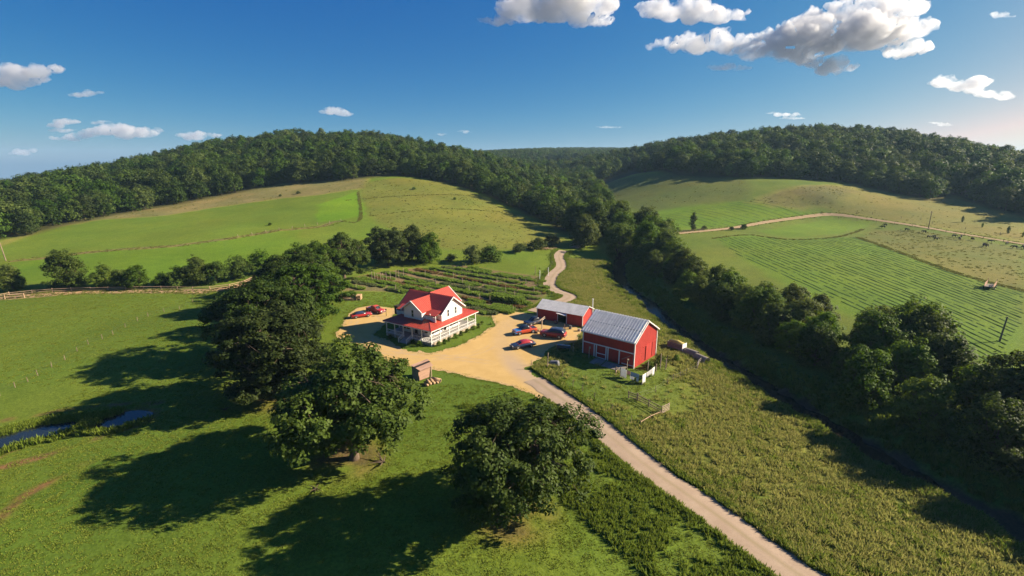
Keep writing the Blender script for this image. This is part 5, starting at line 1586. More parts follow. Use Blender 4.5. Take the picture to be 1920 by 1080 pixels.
# plank shack at the edge of the yard, its sunny wall of slipped boards
kx, ky = -16.4, 86.2
shack = tag(empty('plank_shack', (kx, ky, h(kx, ky)), R(46)), 'small leaning shack of weathered pink planks at the yard edge, behind the big oak', 'shack')
for i in range(9):
    z = .25 + i * .33; le = .10 * i
    x0, x1 = -1.35 - le * .35 + gy_.uniform(-.12, .05), 1.35 + gy_.uniform(-.03, .05)
    b = MB().hexa([(x0, -.05 - le * .25, z), (x1, -.05 - le * .25, z - .02), (x1, .02 - le * .25, z - .02), (x0, .02 - le * .25, z)], [(x0, -.08 - le * .25, z + .30), (x1, -.08 - le * .25, z + .29), (x1, .0 - le * .25, z + .29), (x0, .0 - le * .25, z + .30)])
    b.build('plank', 'pink_plank', shack)
    MB().hexa([(1.36, .04 - le * .25, z), (1.44, .04 - le * .25, z), (1.44, 2.3, z), (1.36, 2.3, z)], [(1.36, .02 - le * .25, z + .30), (1.44, .02 - le * .25, z + .30), (1.44, 2.3, z + .3), (1.36, 2.3, z + .3)]).build('plank', 'pink_plank', shack)
MB().box(-1.5, -1.4, .1, 2.3, .1, 3.1).box(-1.4, 1.34, 2.2, 2.3, .1, 3.1).build('back_wall', 'gray_wood', shack)
MB().box(1.40, 1.52, -.35, -.2, 0, 3.3).build('corner_post', 'stake_wood', shack)
for i, (y0, y1, zz, mt) in enumerate(((-.75, .05, 3.18, 'pink_plank'), (.1, .8, 3.28, 'pink_plank'), (.85, 1.5, 3.36, 'dark_wood'), (1.55, 2.4, 3.44, 'pink_plank'))):
    MB().hexa([(-1.6, y0, zz - .15), (1.7 + .25 * i, y0, zz + .1), (1.7 + .25 * i, y1, zz + .14), (-1.6, y1, zz - .10)], [(-1.6, y0, zz - .08), (1.7 + .25 * i, y0, zz + .17), (1.7 + .25 * i, y1, zz + .21), (-1.6, y1, zz - .03)]).build('roof_board', mt, shack)
shack.scale = (.92, .92, .78)
fl = tag(empty('firewood_heap', (kx + 1.2, ky - 2.2, h(kx, ky)), R(35)), 'sawn log rounds heaped at the foot of the plank shack', 'firewood')
for i, (a, c, z) in enumerate(((0, 0, .3), (.7, .1, .28), (-.7, .05, .26), (.35, .05, .78), (-.3, .0, .75), (1.35, -.1, .25))):
    log_at(MB(), (a, -.45 - .1 * (i % 3), z), (a + .05, .5, z), .30 - .02 * (i % 3), 12).build('log', 'log_wood', fl, True)
bl = tag(empty('hollow_log', (kx + 2.3, ky - 1.1, h(kx, ky)), R(-25)), 'thick pale hollow log lying beside the plank shack', 'log')
MB().tube([(-.9, 0, .42), (.9, 0, .42)], [.44, .40], 14).build('trunk_shell', 'log_wood', bl, True)
MB().tube([(.885, 0, .42), (.906, 0, .42)], [.28, .28], 12).build('hollow', 'dark_wood', bl)  # dark disc on the closed log end, painted as the shade inside a hole
# slim post by the house
b = MB().tube([(0, 0, -.2), (0, 0, 1.55)], [.07, .06], 8).tube([(0, 0, 1.55), (0, 0, 1.62), (0, 0, 1.85), (0, 0, 1.98)], [.10, .20, .20, .08], 10)
o = b.build('yard_post', 'dark_wood'); o.location = (-33.3, 125.4, 0)
tag(o, 'slim dark post with a rounded cap, between the red cars and the house', 'post')
# lumber props and woodpile near the vehicles
tp = tag(empty('timber_frame', (7.3, 114.6, .05), R(30)), 'raw timber post with crossed beams standing among the parked vehicles', 'timber frame')
MB().beam((0, 0, -.2), (0, 0, 2.7), .2).build('post', 'stake_wood', tp)
MB().beam((-2.3, .1, 1.85), (.9, 0, 2.75), .16).build('beam', 'stake_wood', tp)
MB().beam((-.9, -.3, 2.45), (1.0, .35, 3.0), .14).build('beam', 'stake_wood', tp)
wp_ = tag(empty('sawn_wood_heap', (6.2, 112.2, .05), R(10)), 'heap of sawn logs and boards between the orange-red pickup and the large red car', 'wood heap')
for i in range(9):
    a = gy_.uniform(-1.2, 1.0); c = gy_.uniform(-.5, .6); g0 = gy_.uniform(0, 3.1)
    log_at(MB(), (a - .5 * math.cos(g0), c - .5 * math.sin(g0), .2 + .12 * (i % 4)), (a + .5 * math.cos(g0), c + .5 * math.sin(g0), .22 + .12 * (i % 4)), .15, 8).build('log', 'log_wood', wp_, True)
sc = tag(empty('figure_post', (12.6, 112.4, .05), R(0)), 'pale forked post in front of the shed door', 'post')
MB().beam((0, 0, -.2), (0, 0, 1.9), .16).build('post', 'stake_wood', sc); MB().beam((-.1, 0, 1.1), (.75, .1, 1.35), .10).build('arm', 'stake_wood', sc)
for x, y, r_, hh, mt, lab in ((14.2, 114.6, .35, .95, 'bumper', 'dark drum beside the shed door'), (11.0, 118.6, .4, .9, 'paint_navy', 'dark blue drum against the shed front'), (16.2, 113.2, .4, .6, 'foundation_stone', 'pale stone block at the near corner of the shed')):
    o = MB().tube([(0, 0, 0), (0, 0, hh * .33), (0, 0, hh * .36), (0, 0, hh * .66), (0, 0, hh * .69), (0, 0, hh)], [r_, r_, r_ * 1.05, r_, r_ * 1.05, r_], 14).build('drum' if mt != 'foundation_stone' else 'stone_block', mt)
    o.location = (x, y, .05); tag(o, lab, 'drum' if mt != 'foundation_stone' else 'stone')
# trestle with dark cover, lumber heap with grey cover, leaning pole
tr = tag(empty('covered_trestle', (11.2, 100.4, h(11.2, 100.4)), R(-8)), 'long workbench under a dark tarpaulin in the barn shade', 'workbench')
MB().box(-1.5, 1.5, -.5, .5, .85, .95).build('bench_top', 'gray_wood', tr)
MB().hexa([(-1.6, -.6, .6), (1.55, -.6, .75), (1.55, .6, .75), (-1.6, .6, .6)], [(-1.5, -.45, 1.35), (1.4, -.4, 1.25), (1.4, .45, 1.25), (-1.5, .5, 1.35)]).build('tarpaulin', 'paint_black', tr, bevel=.12)
for x in (-1.3, 1.3):
    for y in (-.4, .4):
        MB().beam((x, y, -.1), (x, y, .85), .1).build('leg', 'stake_wood', tr)
for x, y, hh, lab in ((13.0, 98.9, 2.3, 'tall pale post right of the covered workbench'), (16.0, 96.3, 2.6, 'pale post with a birdhouse top in front of the barn'), (7.0, 91.2, 3.2, 'leaning pole beside the grey covered heap'), (22.6, 90.4, 2.6, 'pale post before the rightmost bay of the barn front')):
    b = MB().tube([(0, 0, -.3), (.12 if 'leaning' in lab else 0, 0, hh)], [.08, .065], 8)
    if 'birdhouse' in lab or 'rightmost' in lab:
        b.box(-.05, .3, -.14, .14, hh - .45, hh - .08)
    o = b.build('yard_pole', 'stake_wood'); o.location = (x, y, h(x, y)); tag(o, lab, 'pole')
weathered('grey_sheet', (.13, .13, .14), .3, .6, 3, .3)
hp = tag(empty('covered_heap', (8.4, 92.8, h(8.4, 92.8)), R(-20)), 'heap of timber under a grey sheet in the barn shade, beside the leaning pole', 'timber heap')
MB().hexa([(-1.1, -.8, 0), (1.3, -.8, 0), (1.3, .8, 0), (-1.1, .8, 0)], [(-.8, -.35, .75), (.9, -.3, .95), (.9, .5, .95), (-.8, .5, .75)]).build('cover', 'grey_sheet', hp, bevel=.2)
for i in range(5):
    log_at(MB(), (-1.3 + .3 * i, -1.1, .15 + .1 * (i % 2)), (-1.2 + .3 * i, -.1, .2), .13, 8).build('log', 'log_wood', hp, True)
# plank ramps in front of the barn
for x, y, a, L_, W_, n, lab in ((17.4, 94.1, 51 + 90, 2.6, 2.4, 7, 'shorter plank ramp before the second bay of the barn'), (20.3, 91.9, 51 + 90, 2.2, 4.6, 11, 'long weathered plank platform along the right half of the barn front')):
    rp = tag(empty('plank_ramp', (x, y, h(x, y) + .02), R(51)), lab, 'ramp')
    for i in range(n):
        v = -W_ / 2 + W_ * (i + .5) / n
        MB().hexa([(-L_ / 2, v - W_ / n * .46, .02), (L_ / 2, v - W_ / n * .46, .30), (L_ / 2, v + W_ / n * .46, .30), (-L_ / 2, v + W_ / n * .46, .02)],
                  [(-L_ / 2, v - W_ / n * .46, .09), (L_ / 2, v - W_ / n * .46, .37), (L_ / 2, v + W_ / n * .46, .37), (-L_ / 2, v + W_ / n * .46, .09)]).build('plank', 'gray_wood', rp)
# washing line: three posts, two lines, the washing
def cloth_mat(name, c):
    t = NT(name)
    d = t.n('ShaderNodeBsdfDiffuse'); d.inputs['Color'].default_value = (*c, 1)
    tr_ = t.n('ShaderNodeBsdfTranslucent'); tr_.inputs['Color'].default_value = (*c, 1)
    m = t.n('ShaderNodeMixShader'); m.inputs[0].default_value = .3
    t.l(d.outputs[0], m.inputs[1]); t.l(tr_.outputs[0], m.inputs[2]); t.l(m.outputs[0], t.out.inputs['Surface']); MATS[name] = t.m
cloth_mat('linen_white', (.80, .79, .77)); cloth_mat('linen_blue', (.26, .33, .42)); cloth_mat('linen_grey', (.42, .42, .42)); cloth_mat('linen_pink', (.55, .36, .33))
A_, B_, C_ = Vector((20.6, 87.4, h(20.6, 87.4))), Vector((24.0, 84.4, h(24, 84.4))), Vector((27.6, 89.0, h(27.6, 89)))
wl_ = tag(empty('washing_line', tuple(A_)), 'washing line of three posts with wires, in front of the barn corner', 'washing line')
for p in (A_, B_, C_):
    d = p - A_
    MB().beam((d.x, d.y, d.z - .3), (d.x, d.y, d.z + 2.05), .11).build('post', 'stake_wood', wl_)
for p, q in ((A_, B_), (B_, C_)):
    for zz in (1.95, 1.2):
        p_, q_ = p - A_ + Vector((0, 0, zz)), q - A_ + Vector((0, 0, zz))
        MB().tube([p_, p_.lerp(q_, .5) - Vector((0, 0, .08)), q_], .015, 5).build('wire', 'bumper', wl_)
def washing(p, q, u0, u1, top, drop, mat, lab):
    n = 10; v, f = [], []
    for i in range(n + 1):
        u = u0 + (u1 - u0) * i / n
        c = p.lerp(q, u); nn = Vector((-(q - p).y, (q - p).x, 0)).normalized()
        for j in range(5):
            w = .06 * math.sin(i * 1.9 + j * .7) * (j / 4) + .02 * math.sin(i * 4.1)
            v.append(tuple(c + nn * w + Vector((0, 0, top - .06 - drop * j / 4 + .02 * math.sin(i * 1.3)))))
    for i in range(n):
        for j in range(4):
            k = i * 5 + j; f.append((k, k + 5, k + 6, k + 1))
    b = MB(); b.v, b.f = v, f
    o = b.build('washing', mat, None, True)
    md = o.modifiers.new('thick', 'SOLIDIFY'); md.thickness = .015
    return tag(o, lab, 'laundry', 'washing on the line')
washing(A_, B_, .02, .29, 2.0, 1.8, 'linen_white', 'tall white sheet at the left end of the washing line')
washing(A_, B_, .31, .46, 1.95, .8, 'linen_pink', 'small pinkish cloth next to the left sheet on the line')
washing(A_, B_, .48, .86, 1.95, .85, 'linen_blue', 'wide pale blue cloth on the left washing line')
washing(A_, B_, .46, .64, 1.2, .75, 'linen_white', 'white shirt hung low under the pale blue cloth')
washing(A_, B_, .74, .84, 1.2, .8, 'linen_white', 'narrow white cloth hung low near the middle post')
washing(B_, C_, .02, .28, 2.0, 1.85, 'linen_white', 'tallest white sheet at the middle post of the line')
washing(B_, C_, .30, .78, 1.95, 1.0, 'linen_grey', 'broad grey-white sheet on the right washing line')
washing(B_, C_, .80, .99, 2.0, 1.6, 'linen_white', 'white sheet at the right end of the washing line')
# person hanging the washing
def skin_figure(name, joints, links, mat, sub=2):
    """one continuous body grown round a skeleton of joints: {name: (x, y, z, radius)}"""
    me = bpy.data.meshes.new(name); ks = list(joints)
    me.from_pydata([joints[k][:3] for k in ks], [(ks.index(a), ks.index(b)) for a, b in links], [])
    o = bpy.data.objects.new(name, me); col.objects.link(o)
    sk = o.modifiers.new('skin', 'SKIN')
    for i, k in enumerate(ks):
        r = joints[k][3]; r = r if hasattr(r, '__len__') else (r, r)
        me.skin_vertices[0].data[i].radius = r
    me.skin_vertices[0].data[0].use_root = True
    s = o.modifiers.new('sub', 'SUBSURF'); s.levels = sub; s.render_levels = sub
    me.materials.append(MATS[mat])
    ev = o.evaluated_get(bpy.context.evaluated_depsgraph_get())
    m2 = bpy.data.meshes.new_from_object(ev)
    m2.materials.clear(); m2.materials.append(MATS[mat])
    m2.polygons.foreach_set('use_smooth', np.ones(len(m2.polygons), bool))
    o.modifiers.clear(); o.data = m2
    return o
weathered('skin_tone', (.42, .25, .18), .1, .6, 4, .3)
weathered('top_dark', (.030, .032, .045), .2, .8, 4, .2); weathered('shorts_pale', (.46, .33, .28), .15, .8, 4, .2); weathered('hair_dark', (.03, .02, .015), .2, .6, 9, .3)
J = {'pelvis': (0, 0, .93, (.15, .11)), 'waist': (0, 0, 1.08, (.13, .10)), 'chest': (0, .01, 1.30, (.16, .11)), 'neck0': (0, 0, 1.46, .07), 'neck': (0, .01, 1.52, .055), 'head': (0, .03, 1.64, (.085, .10)), 'crown': (0, .02, 1.74, .07)}
for s, n in ((-1, 'l'), (1, 'r')):
    J.update({'hip' + n: (.10 * s, 0, .88, .095), 'knee' + n: (.11 * s, .02, .48, .06), 'calf' + n: (.11 * s, -.01, .32, .055), 'ank' + n: (.11 * s, -.02, .08, .04), 'toe' + n: (.12 * s, .14, .04, .035),
              'sh' + n: (.18 * s, 0, 1.42, .06), 'elb' + n: (.24 * s, .20, 1.32, .042), 'wri' + n: (.17 * s, .40, 1.50, .028), 'palm' + n: (.165 * s, .46, 1.54, (.035, .02))})
    for i, (fx_, fl_) in enumerate(((-.028, .07), (-.010, .08), (.010, .075), (.028, .06))):
        J['f%s%d' % (n, i)] = (.165 * s + fx_, .46 + fl_, 1.56, .009)
    J['t' + n] = (.165 * s - .05 * s, .48, 1.56, .010)
LK = [('pelvis', 'waist'), ('waist', 'chest'), ('chest', 'neck0'), ('neck0', 'neck'), ('neck', 'head'), ('head', 'crown')]
for n in 'lr':
    LK += [('pelvis', 'hip' + n), ('hip' + n, 'knee' + n), ('knee' + n, 'calf' + n), ('calf' + n, 'ank' + n), ('ank' + n, 'toe' + n), ('neck0', 'sh' + n), ('sh' + n, 'elb' + n), ('elb' + n, 'wri' + n), ('wri' + n, 'palm' + n), ('palm' + n, 't' + n)] + [('palm' + n, 'f%s%d' % (n, i)) for i in range(4)]
pr_ = tag(empty('person', (20.0, 88.4, h(20.0, 88.4) - .02), R(-115)), 'person in dark top and pale shorts reaching up at the left end of the washing', 'person')
skin_figure('body', J, LK, 'skin_tone').parent = pr_
JT = {'waist': (0, 0, 1.0, (.165, .125)), 'mid': (0, 0, 1.12, (.145, .115)), 'chest': (0, .01, 1.30, (.178, .125)), 'top': (0, 0, 1.45, (.10, .08)), 'shl': (-.18, 0, 1.42, .075), 'shr': (.18, 0, 1.42, .075), 'al': (-.22, .12, 1.36, .062), 'ar': (.22, .12, 1.36, .062)}
skin_figure('top_shirt', JT, [('waist', 'mid'), ('mid', 'chest'), ('chest', 'top'), ('top', 'shl'), ('top', 'shr'), ('shl', 'al'), ('shr', 'ar')], 'top_dark').parent = pr_
JS = {'w': (0, 0, 1.0, (.16, .12)), 'p': (0, 0, .90, (.17, .125)), 'hl': (-.10, 0, .84, .105), 'hr': (.10, 0, .84, .105), 'kl': (-.11, .01, .60, .085), 'kr': (.11, .01, .60, .085)}
skin_figure('shorts', JS, [('w', 'p'), ('p', 'hl'), ('p', 'hr'), ('hl', 'kl'), ('hr', 'kr')], 'shorts_pale').parent = pr_
skin_figure('hair', {'a': (0, -.02, 1.66, .095), 'b': (0, 0, 1.755, .085), 'c': (0, -.07, 1.56, .06)}, [('a', 'b'), ('a', 'c')], 'hair_dark').parent = pr_
fc = MB()
for s in (-1, 1):
    fc.box(s * .032 - .012, s * .032 + .012, .118, .128, 1.645, 1.655)
fc.box(-.02, .02, .118, .127, 1.585, 1.592)
fc.build('face_features', 'hair_dark', pr_)
MB().hexa([(-.014, .115, 1.605), (.014, .115, 1.605), (.010, .142, 1.61), (-.010, .142, 1.61)], [(-.007, .11, 1.65), (.007, .11, 1.65), (.006, .122, 1.65), (-.006, .122, 1.65)]).build('nose', 'skin_tone', pr_)
# climbing plants on posts at the barn corner
vine = [make_tree(1.0, 1.9, .1, 400 + i, 5, 40, .35, 26, .22, 'creek_leaves', .5, False, .9, 0, .05) for i in range(2)]
TREES['vine0'], TREES['vine1'] = vine
for x, y, hh, lab in ((26.9, 91.2, 2.2, 'first post of the plant frames at the barn corner, nearest the washing'), (28.6, 91.4, 1.5, 'short white post among the climbing plants by the barn'), (29.9, 92.9, 3.2, 'tallest pale post among the climbing plants by the barn'), (31.4, 93.7, 2.6, 'dark post at the right end of the climbing plants'), (30.9, 92.6, 2.3, 'slim post between the two tall ones by the barn')):
    o = MB().tube([(0, 0, -.3), (.03, 0, hh)], [.11, .09], 8).build('plant_post', 'dark_wood' if 'dark' in lab else 'stake_wood'); o.location = (x, y, h(x, y)); tag(o, lab, 'post', 'posts among the plants by the barn')
for x, y, s, k, lab in ((27.6, 92.3, 1.05, 0, 'dark leafy climber against the sunlit barn end, left of the tall post'), (30.2, 94.4, 1.25, 1, 'bright green climber around the tallest post'), (34.6, 97.5, .9, 0, 'small leafy sapling on the grass behind the plant posts'), (28.9, 93.3, .8, 1, 'low bush at the foot of the sunlit barn end')):
    put_tree('climbing_plant', 'vine%d' % k, x, y, s, x, lab, cat='plant')
# old wagons along the meadow edge
wg = tag(empty('hay_wagon', (37.0, 104.4, h(37.0, 104.4)), R(-48)), 'old slatted hay wagon with a pale tailboard at the meadow edge behind the barn', 'wagon')
for s in (-1, 1):
    for i in range(4):
        MB().box(-1.9, 1.7, s * .85 - .03, s * .85 + .03, .65 + i * .30, .88 + i * .30).build('side_slat', 'gray_wood', wg)
    for x in (-1.2, 1.2):
        w = MB().tube([(x, s * .98, .45), (x, s * 1.08, .45)], .45, 16).build('wheel', 'gray_wood', wg); MB().tube([(x, s * 1.085, .45), (x, s * 1.12, .45)], .1, 8).build('hub', 'dark_wood', w)
MB().box(-1.95, 1.75, -.85, .85, .5, .62).build('bed', 'gray_wood', wg); MB().box(1.7, 1.8, -.9, .9, .45, 1.95).build('tailboard', 'white_paint', wg); MB().box(-1.95, -1.87, -.9, .9, .6, 1.8).build('headboard', 'gray_wood', wg)
leaf_mat('dry_hay', (.26, .20, .09), (.40, .31, .15), .1)
b = MB(); b.tube([(-1.8, 0, 1.35), (0, 0, 1.55), (1.6, 0, 1.4)], [.62, .8, .62], 12).build('hay_load', 'dry_hay', wg, True)
for i, (x, y, rz_, lab) in enumerate(((39.2, 101.6, -52, 'arched slatted crib next to the hay wagon'), (40.4, 98.6, -62, 'arched slatted crib at the end of the row, beside the short rail fence'))):
    cr = tag(empty('slatted_crib', (x, y, h(x, y)), R(rz_)), lab, 'crib', 'arched cribs at the meadow edge')
    for j in range(15):
        a = math.pi * j / 14
        MB().beam((-1.55, math.cos(a) * .95, .1 + math.sin(a) * 1.25), (1.55, math.cos(a) * .95, .1 + math.sin(a) * 1.25), .20, .045, (0, math.cos(a), math.sin(a))).build('slat', 'gray_wood', cr)
    for xx in (-1.45, 0, 1.45):
        MB().tube([(xx, math.cos(a) * .90, .1 + math.sin(a) * 1.2) for a in np.linspace(0, math.pi, 9)], .05, 6).build('hoop', 'dark_wood', cr)
# low shrubs and flowers along the sunny porch
for i, (x, y) in enumerate(((1.2, -1.1), (3.0, -1.2), (4.9, -1.1), (7.0, -1.2), (9.2, -1.15), (11.6, -1.2), (14.0, -1.3), (16.0, -1.5), (18.6, -.6), (-1.0, 2.6), (-1.1, 11.5), (-.9, 4.6))):
    wx, wy = HX + math.cos(HA) * x - math.sin(HA) * y, HY + math.sin(HA) * x + math.cos(HA) * y
    lab = '%s shrub in the row along the sunny porch, counted from the near corner' % ordn[i] if i < 9 else ('small shrub by the porch corner on the shaded side', 'shrub at the far end of the shaded porch front', 'shrub right of the porch steps')[i - 9]
    put_tree('porch_shrub', 'vine%d' % (i % 2), wx, wy, gy_.uniform(.5, .72), i, lab, 'shrubs along the porch', cat='shrub')

# ------------------------------------------------------------------ fences, poles, cattle and field things
weathered('rail_wood', (.42, .285, .185), .3, .9, 1.6, .1, 0, 10, bump=.3)
def wire_fence(name, pts, label, hgt=1.25, r=.075, mat='stake_wood', wires=(.5, 1.08), step=None, rail=None):
    p = np.asarray(pts, float)
    if step:
        s = smooth_line(p, .3); d = np.r_[0, np.cumsum(np.hypot(*np.diff(s, axis=0).T))]
        n = max(2, int(d[-1] / step) + 1)
        p = np.c_[np.interp(np.linspace(0, d[-1], n), d, s[:, 0]), np.interp(np.linspace(0, d[-1], n), d, s[:, 1])]
    z = H(p[:, 0], p[:, 1])
    o0 = Vector((p[0, 0], p[0, 1], z[0]))
    root = tag(empty(name, tuple(o0)), label, 'fence')
    g = np.random.default_rng(len(p) * 7 + int(abs(p[0, 0])))
    tops = []
    for (x, y), zz in zip(p, z):
        d = Vector((x, y, zz)) - o0; ln = Vector((g.normal(0, .06), g.normal(0, .06), hgt * g.uniform(.9, 1.12)))
        MB().tube([d - Vector((0, 0, .3)), d + ln], [r, r * .85], 7).build('post', mat, root)
        tops.append(d)
    for k, w in enumerate(wires):
        b = MB()
        for a, c in zip(tops[:-1], tops[1:]):
            if rail:
                b.tube([a + Vector((0, 0, w + g.normal(0, .04))), c + Vector((0, 0, w + g.normal(0, .04)))], rail, 6)
            else:
                b.tube([a + Vector((0, 0, w)), a.lerp(c, .5) + Vector((0, 0, w - .03)), c + Vector((0, 0, w))], .005, 4, False)
        b.build('rail' if rail else 'wire', mat if rail else 'bumper', root)
    return root
wire_fence('post_fence', POSTS_LEFT, 'line of short weathered posts with wire across the left pasture', 1.1, .06, 'post_wood')
wire_fence('rail_fence', [(x, y + 1.9) for x, y in RAIL_TRACK[:9]], 'long brown pole fence beside the pinkish track under the hedgerow', 1.25, .11, 'rail_wood', (.45, 1.0), 5.0, .09)
wire_fence('rail_fence', [(-155, 140.6), (-151, 142.2), (-146.5, 143.6)], 'short heavy log barrier at the left end of the pinkish track', 1.5, .16, 'rail_wood', (.5, 1.2), None, .14)
wire_fence('lane_fence', [(3.9, 92.6), (7, 91.0), (9.6, 87.1), (11.1, 83.0), (12.5, 80.9), (14.2, 78.2), (16.4, 74.0), (18.6, 70.0)], 'thin wire fence on dark posts along the lane below the barn', 1.2, .06, 'post_wood')
wire_fence('paddock_fence', [(21.6, 78.4), (25.8, 81.6), (29.3, 86.0), (30.9, 87.6), (32.8, 89.2), (34.6, 91.0), (37.6, 93.6)], 'thin wire fence curving from the gate to the meadow edge', 1.35, .06, 'post_wood')
wire_fence('board_fence', [(20.2, 78.6), (21.5, 77.7), (22.9, 75.7), (24.4, 73.4)], 'dark board fence leading down to the open gate below the barn', 1.35, .10, 'post_wood', (.35, .75, 1.2), None, .07)
wire_fence('rail_fence', [(38.0, 94.4), (38.8, 96.0), (39.8, 97.4)], 'short grey rail fence at the end of the arched cribs', 1.5, .10, 'gray_wood', (.4, .8, 1.25), None, .06)
wire_fence('rail_fence', [(24.2, 73.1), (22.0, 71.4), (20.0, 69.4)], 'low broken pole rail sloping down to the lane beside the gate', .8, .07, 'rail_wood', (.6,), None, .06)
gt = tag(empty('field_gate', (24.5, 73.4, h(24.5, 73.4)), R(38)), 'pale five-bar gate standing half open below the barn', 'gate')
for z in (.25, .5, .78, 1.08, 1.4):
    MB().beam((0, 0, z), (2.0, 0, z), .05, .11).build('bar', 'stake_wood', gt)
for x in (0, 1.0, 2.0):
    MB().beam((x, .03, .1), (x, .03, 1.55), .09, .05, (0, 1, 0)).build('upright', 'stake_wood', gt)
MB().beam((0, -.03, .25), (2.0, -.03, 1.4), .08, .04).build('brace', 'stake_wood', gt)
wire_fence('field_fence', [(214, 296), (222, 284), (227, 268), (229, 250), (229.5, 232), (229, 214), (227, 198)], 'wire fence beyond the dirt road at the right edge', 1.3, .09, 'post_wood', (.5, 1.1))
wire_fence('field_fence', [(194, 296), (205, 283), (212, 264), (214, 240), (214.5, 222), (214, 205)], 'wire fence along the near side of the dirt road above the cattle', 1.3, .09, 'post_wood', (.5, 1.1), 9)
wire_fence('lane_fence', [(15.8, 190.5), (14.6, 184), (12.9, 178), (12.0, 172)], 'dark wire fence beside the lane behind the garden', 1.3, .08, 'post_wood')
wire_fence('field_fence', [(-88, 256), (-110, 237), (-124, 223)], 'short fence on the field path over the left field', 1.2, .09, 'stake_wood', (.5, 1.1), 6)
wire_fence('yard_fence', [(81, 256.5), (88, 259.5), (96, 262.5), (103, 265.5)], 'low fence beside the start of the dirt road by the cedars', 1.3, .1, 'post_wood', (.5, 1.1), 3.0, .06)
# poles
def pole(x, y, hh, lab, arm=True, lean=0.0):
    root = tag(empty('utility_pole', (x, y, h(x, y)), R(20)), lab, 'pole')
    MB().tube([(0, 0, -.5), (lean, 0, hh)], [.20, .14], 8).build('shaft', 'post_wood', root)
    if arm:
        MB().beam((-1.1, 0, hh - .8), (1.1, 0, hh - .8), .12, .14).build('crossarm', 'post_wood', root)
        for s in (-1, 0, 1):
            MB().tube([(s * .9, 0, hh - .73), (s * .9, 0, hh - .5)], [.05, .07], 6).build('insulator', 'lamp_glass', root)
pole(216.5, 257.5, 9.0, 'wooden utility pole standing by the dirt road above the cattle')
pole(105.0, 100.6, 5.5, 'bare leaning pole at the edge of the hay field above the creek belt', False, .6)
pole(-201.5, 194, 9.5, 'bare leaning pole at the left edge of the picture', False, -.7)
# farm trailer on the hay field
ft = tag(empty('field_trailer', (142.6, 143.4, h(142.6, 143.4)), R(40)), 'weathered slatted trailer alone on the hay field at the right', 'trailer')
for s in (-1, 1):
    for i in range(3):
        MB().beam((-2.6, s * 1.0, .9 + i * .35), (2.4, s * 1.0, 1.0 + i * .42), .06, .24).build('side_slat', 'pink_plank', ft)
    for x in (-1.6, 1.4):
        w = MB().tube([(x, s * 1.1, .45), (x, s * 1.25, .45)], .45, 14).build('wheel', 'tyre_rubber', ft); MB().tube([(x, s * 1.255, .45), (x, s * 1.29, .45)], .2, 8).build('rim', 'wheel_rim', w)
MB().box(-2.6, 2.4, -1.0, 1.0, .68, .8).build('bed', 'gray_wood', ft); MB().beam((2.4, 0, .7), (3.6, 0, .9), .14).build('drawbar', 'dark_wood', ft)
for y in (-.98, .98):
    MB().beam((2.4, y, .7), (2.7, y, 2.5), .12).build('stake', 'pink_plank', ft)
# timber bridge where the lane crosses the creek
br = tag(empty('lane_bridge', (30.0, 224.5, h(30, 224.5) + .3), R(58)), 'small timber bridge with a brown rail at the far end of the lane', 'bridge')
for i in range(10):
    MB().box(-4.0 + i * .8, -3.25 + i * .8, -2.0, 2.0, -.12, .02 + .004 * (i % 2)).build('plank', 'rail_wood', br)
for s in (-1, 1):
    MB().beam((-4.2, s * 2.0, .9), (4.2, s * 2.0, .9), .14).build('hand_rail', 'rail_wood', br)
    for x in (-4, 0, 4):
        MB().beam((x, s * 2.0, -1.2), (x, s * 2.0, .95), .16).build('post', 'rail_wood', br)
bk = tag(empty('brushwood_heap', (15.8, 214.5, h(15.8, 214.5)), R(25)), 'reddish heap of cut branches beside the shaded lane end', 'brushwood')
for i in range(16):
    a, e = gy_.uniform(0, 3.14), gy_.uniform(-.1, .35)
    c_ = Vector((gy_.normal(0, 1.1), gy_.normal(0, .7), .3 + gy_.random() * .5)); d = Vector((math.cos(a), math.sin(a), e)) * gy_.uniform(.9, 1.9)
    MB().tube([c_ - d, c_ + d], [.09, .05], 6).build('branch', 'log_wood', bk)
# fallen boughs and a hay rack under the oaks
for x, y, s, lab in ((-17.5, 59.5, 1.0, 'broken dead boughs lying under the big oak in front of the shack'), (-47.5, 74.5, .5, 'small stump with twigs beside the leftmost big oak'), (-24.5, 53.8, .6, 'scatter of dead twigs in the shade before the big oak')):
    bo = tag(empty('dead_boughs', (x, y, h(x, y)), x), lab, 'dead wood')
    for i in range(9):
        a = gy_.uniform(0, 6.28); d = Vector((math.cos(a), math.sin(a), gy_.uniform(.1, .7))) * gy_.uniform(.8, 2.2) * s
        MB().tube([(0, 0, .1), tuple(d * .5 + Vector((0, 0, .12))), tuple(d)], [.11 * s, .08 * s, .03 * s], 6).build('bough', 'bark', bo)
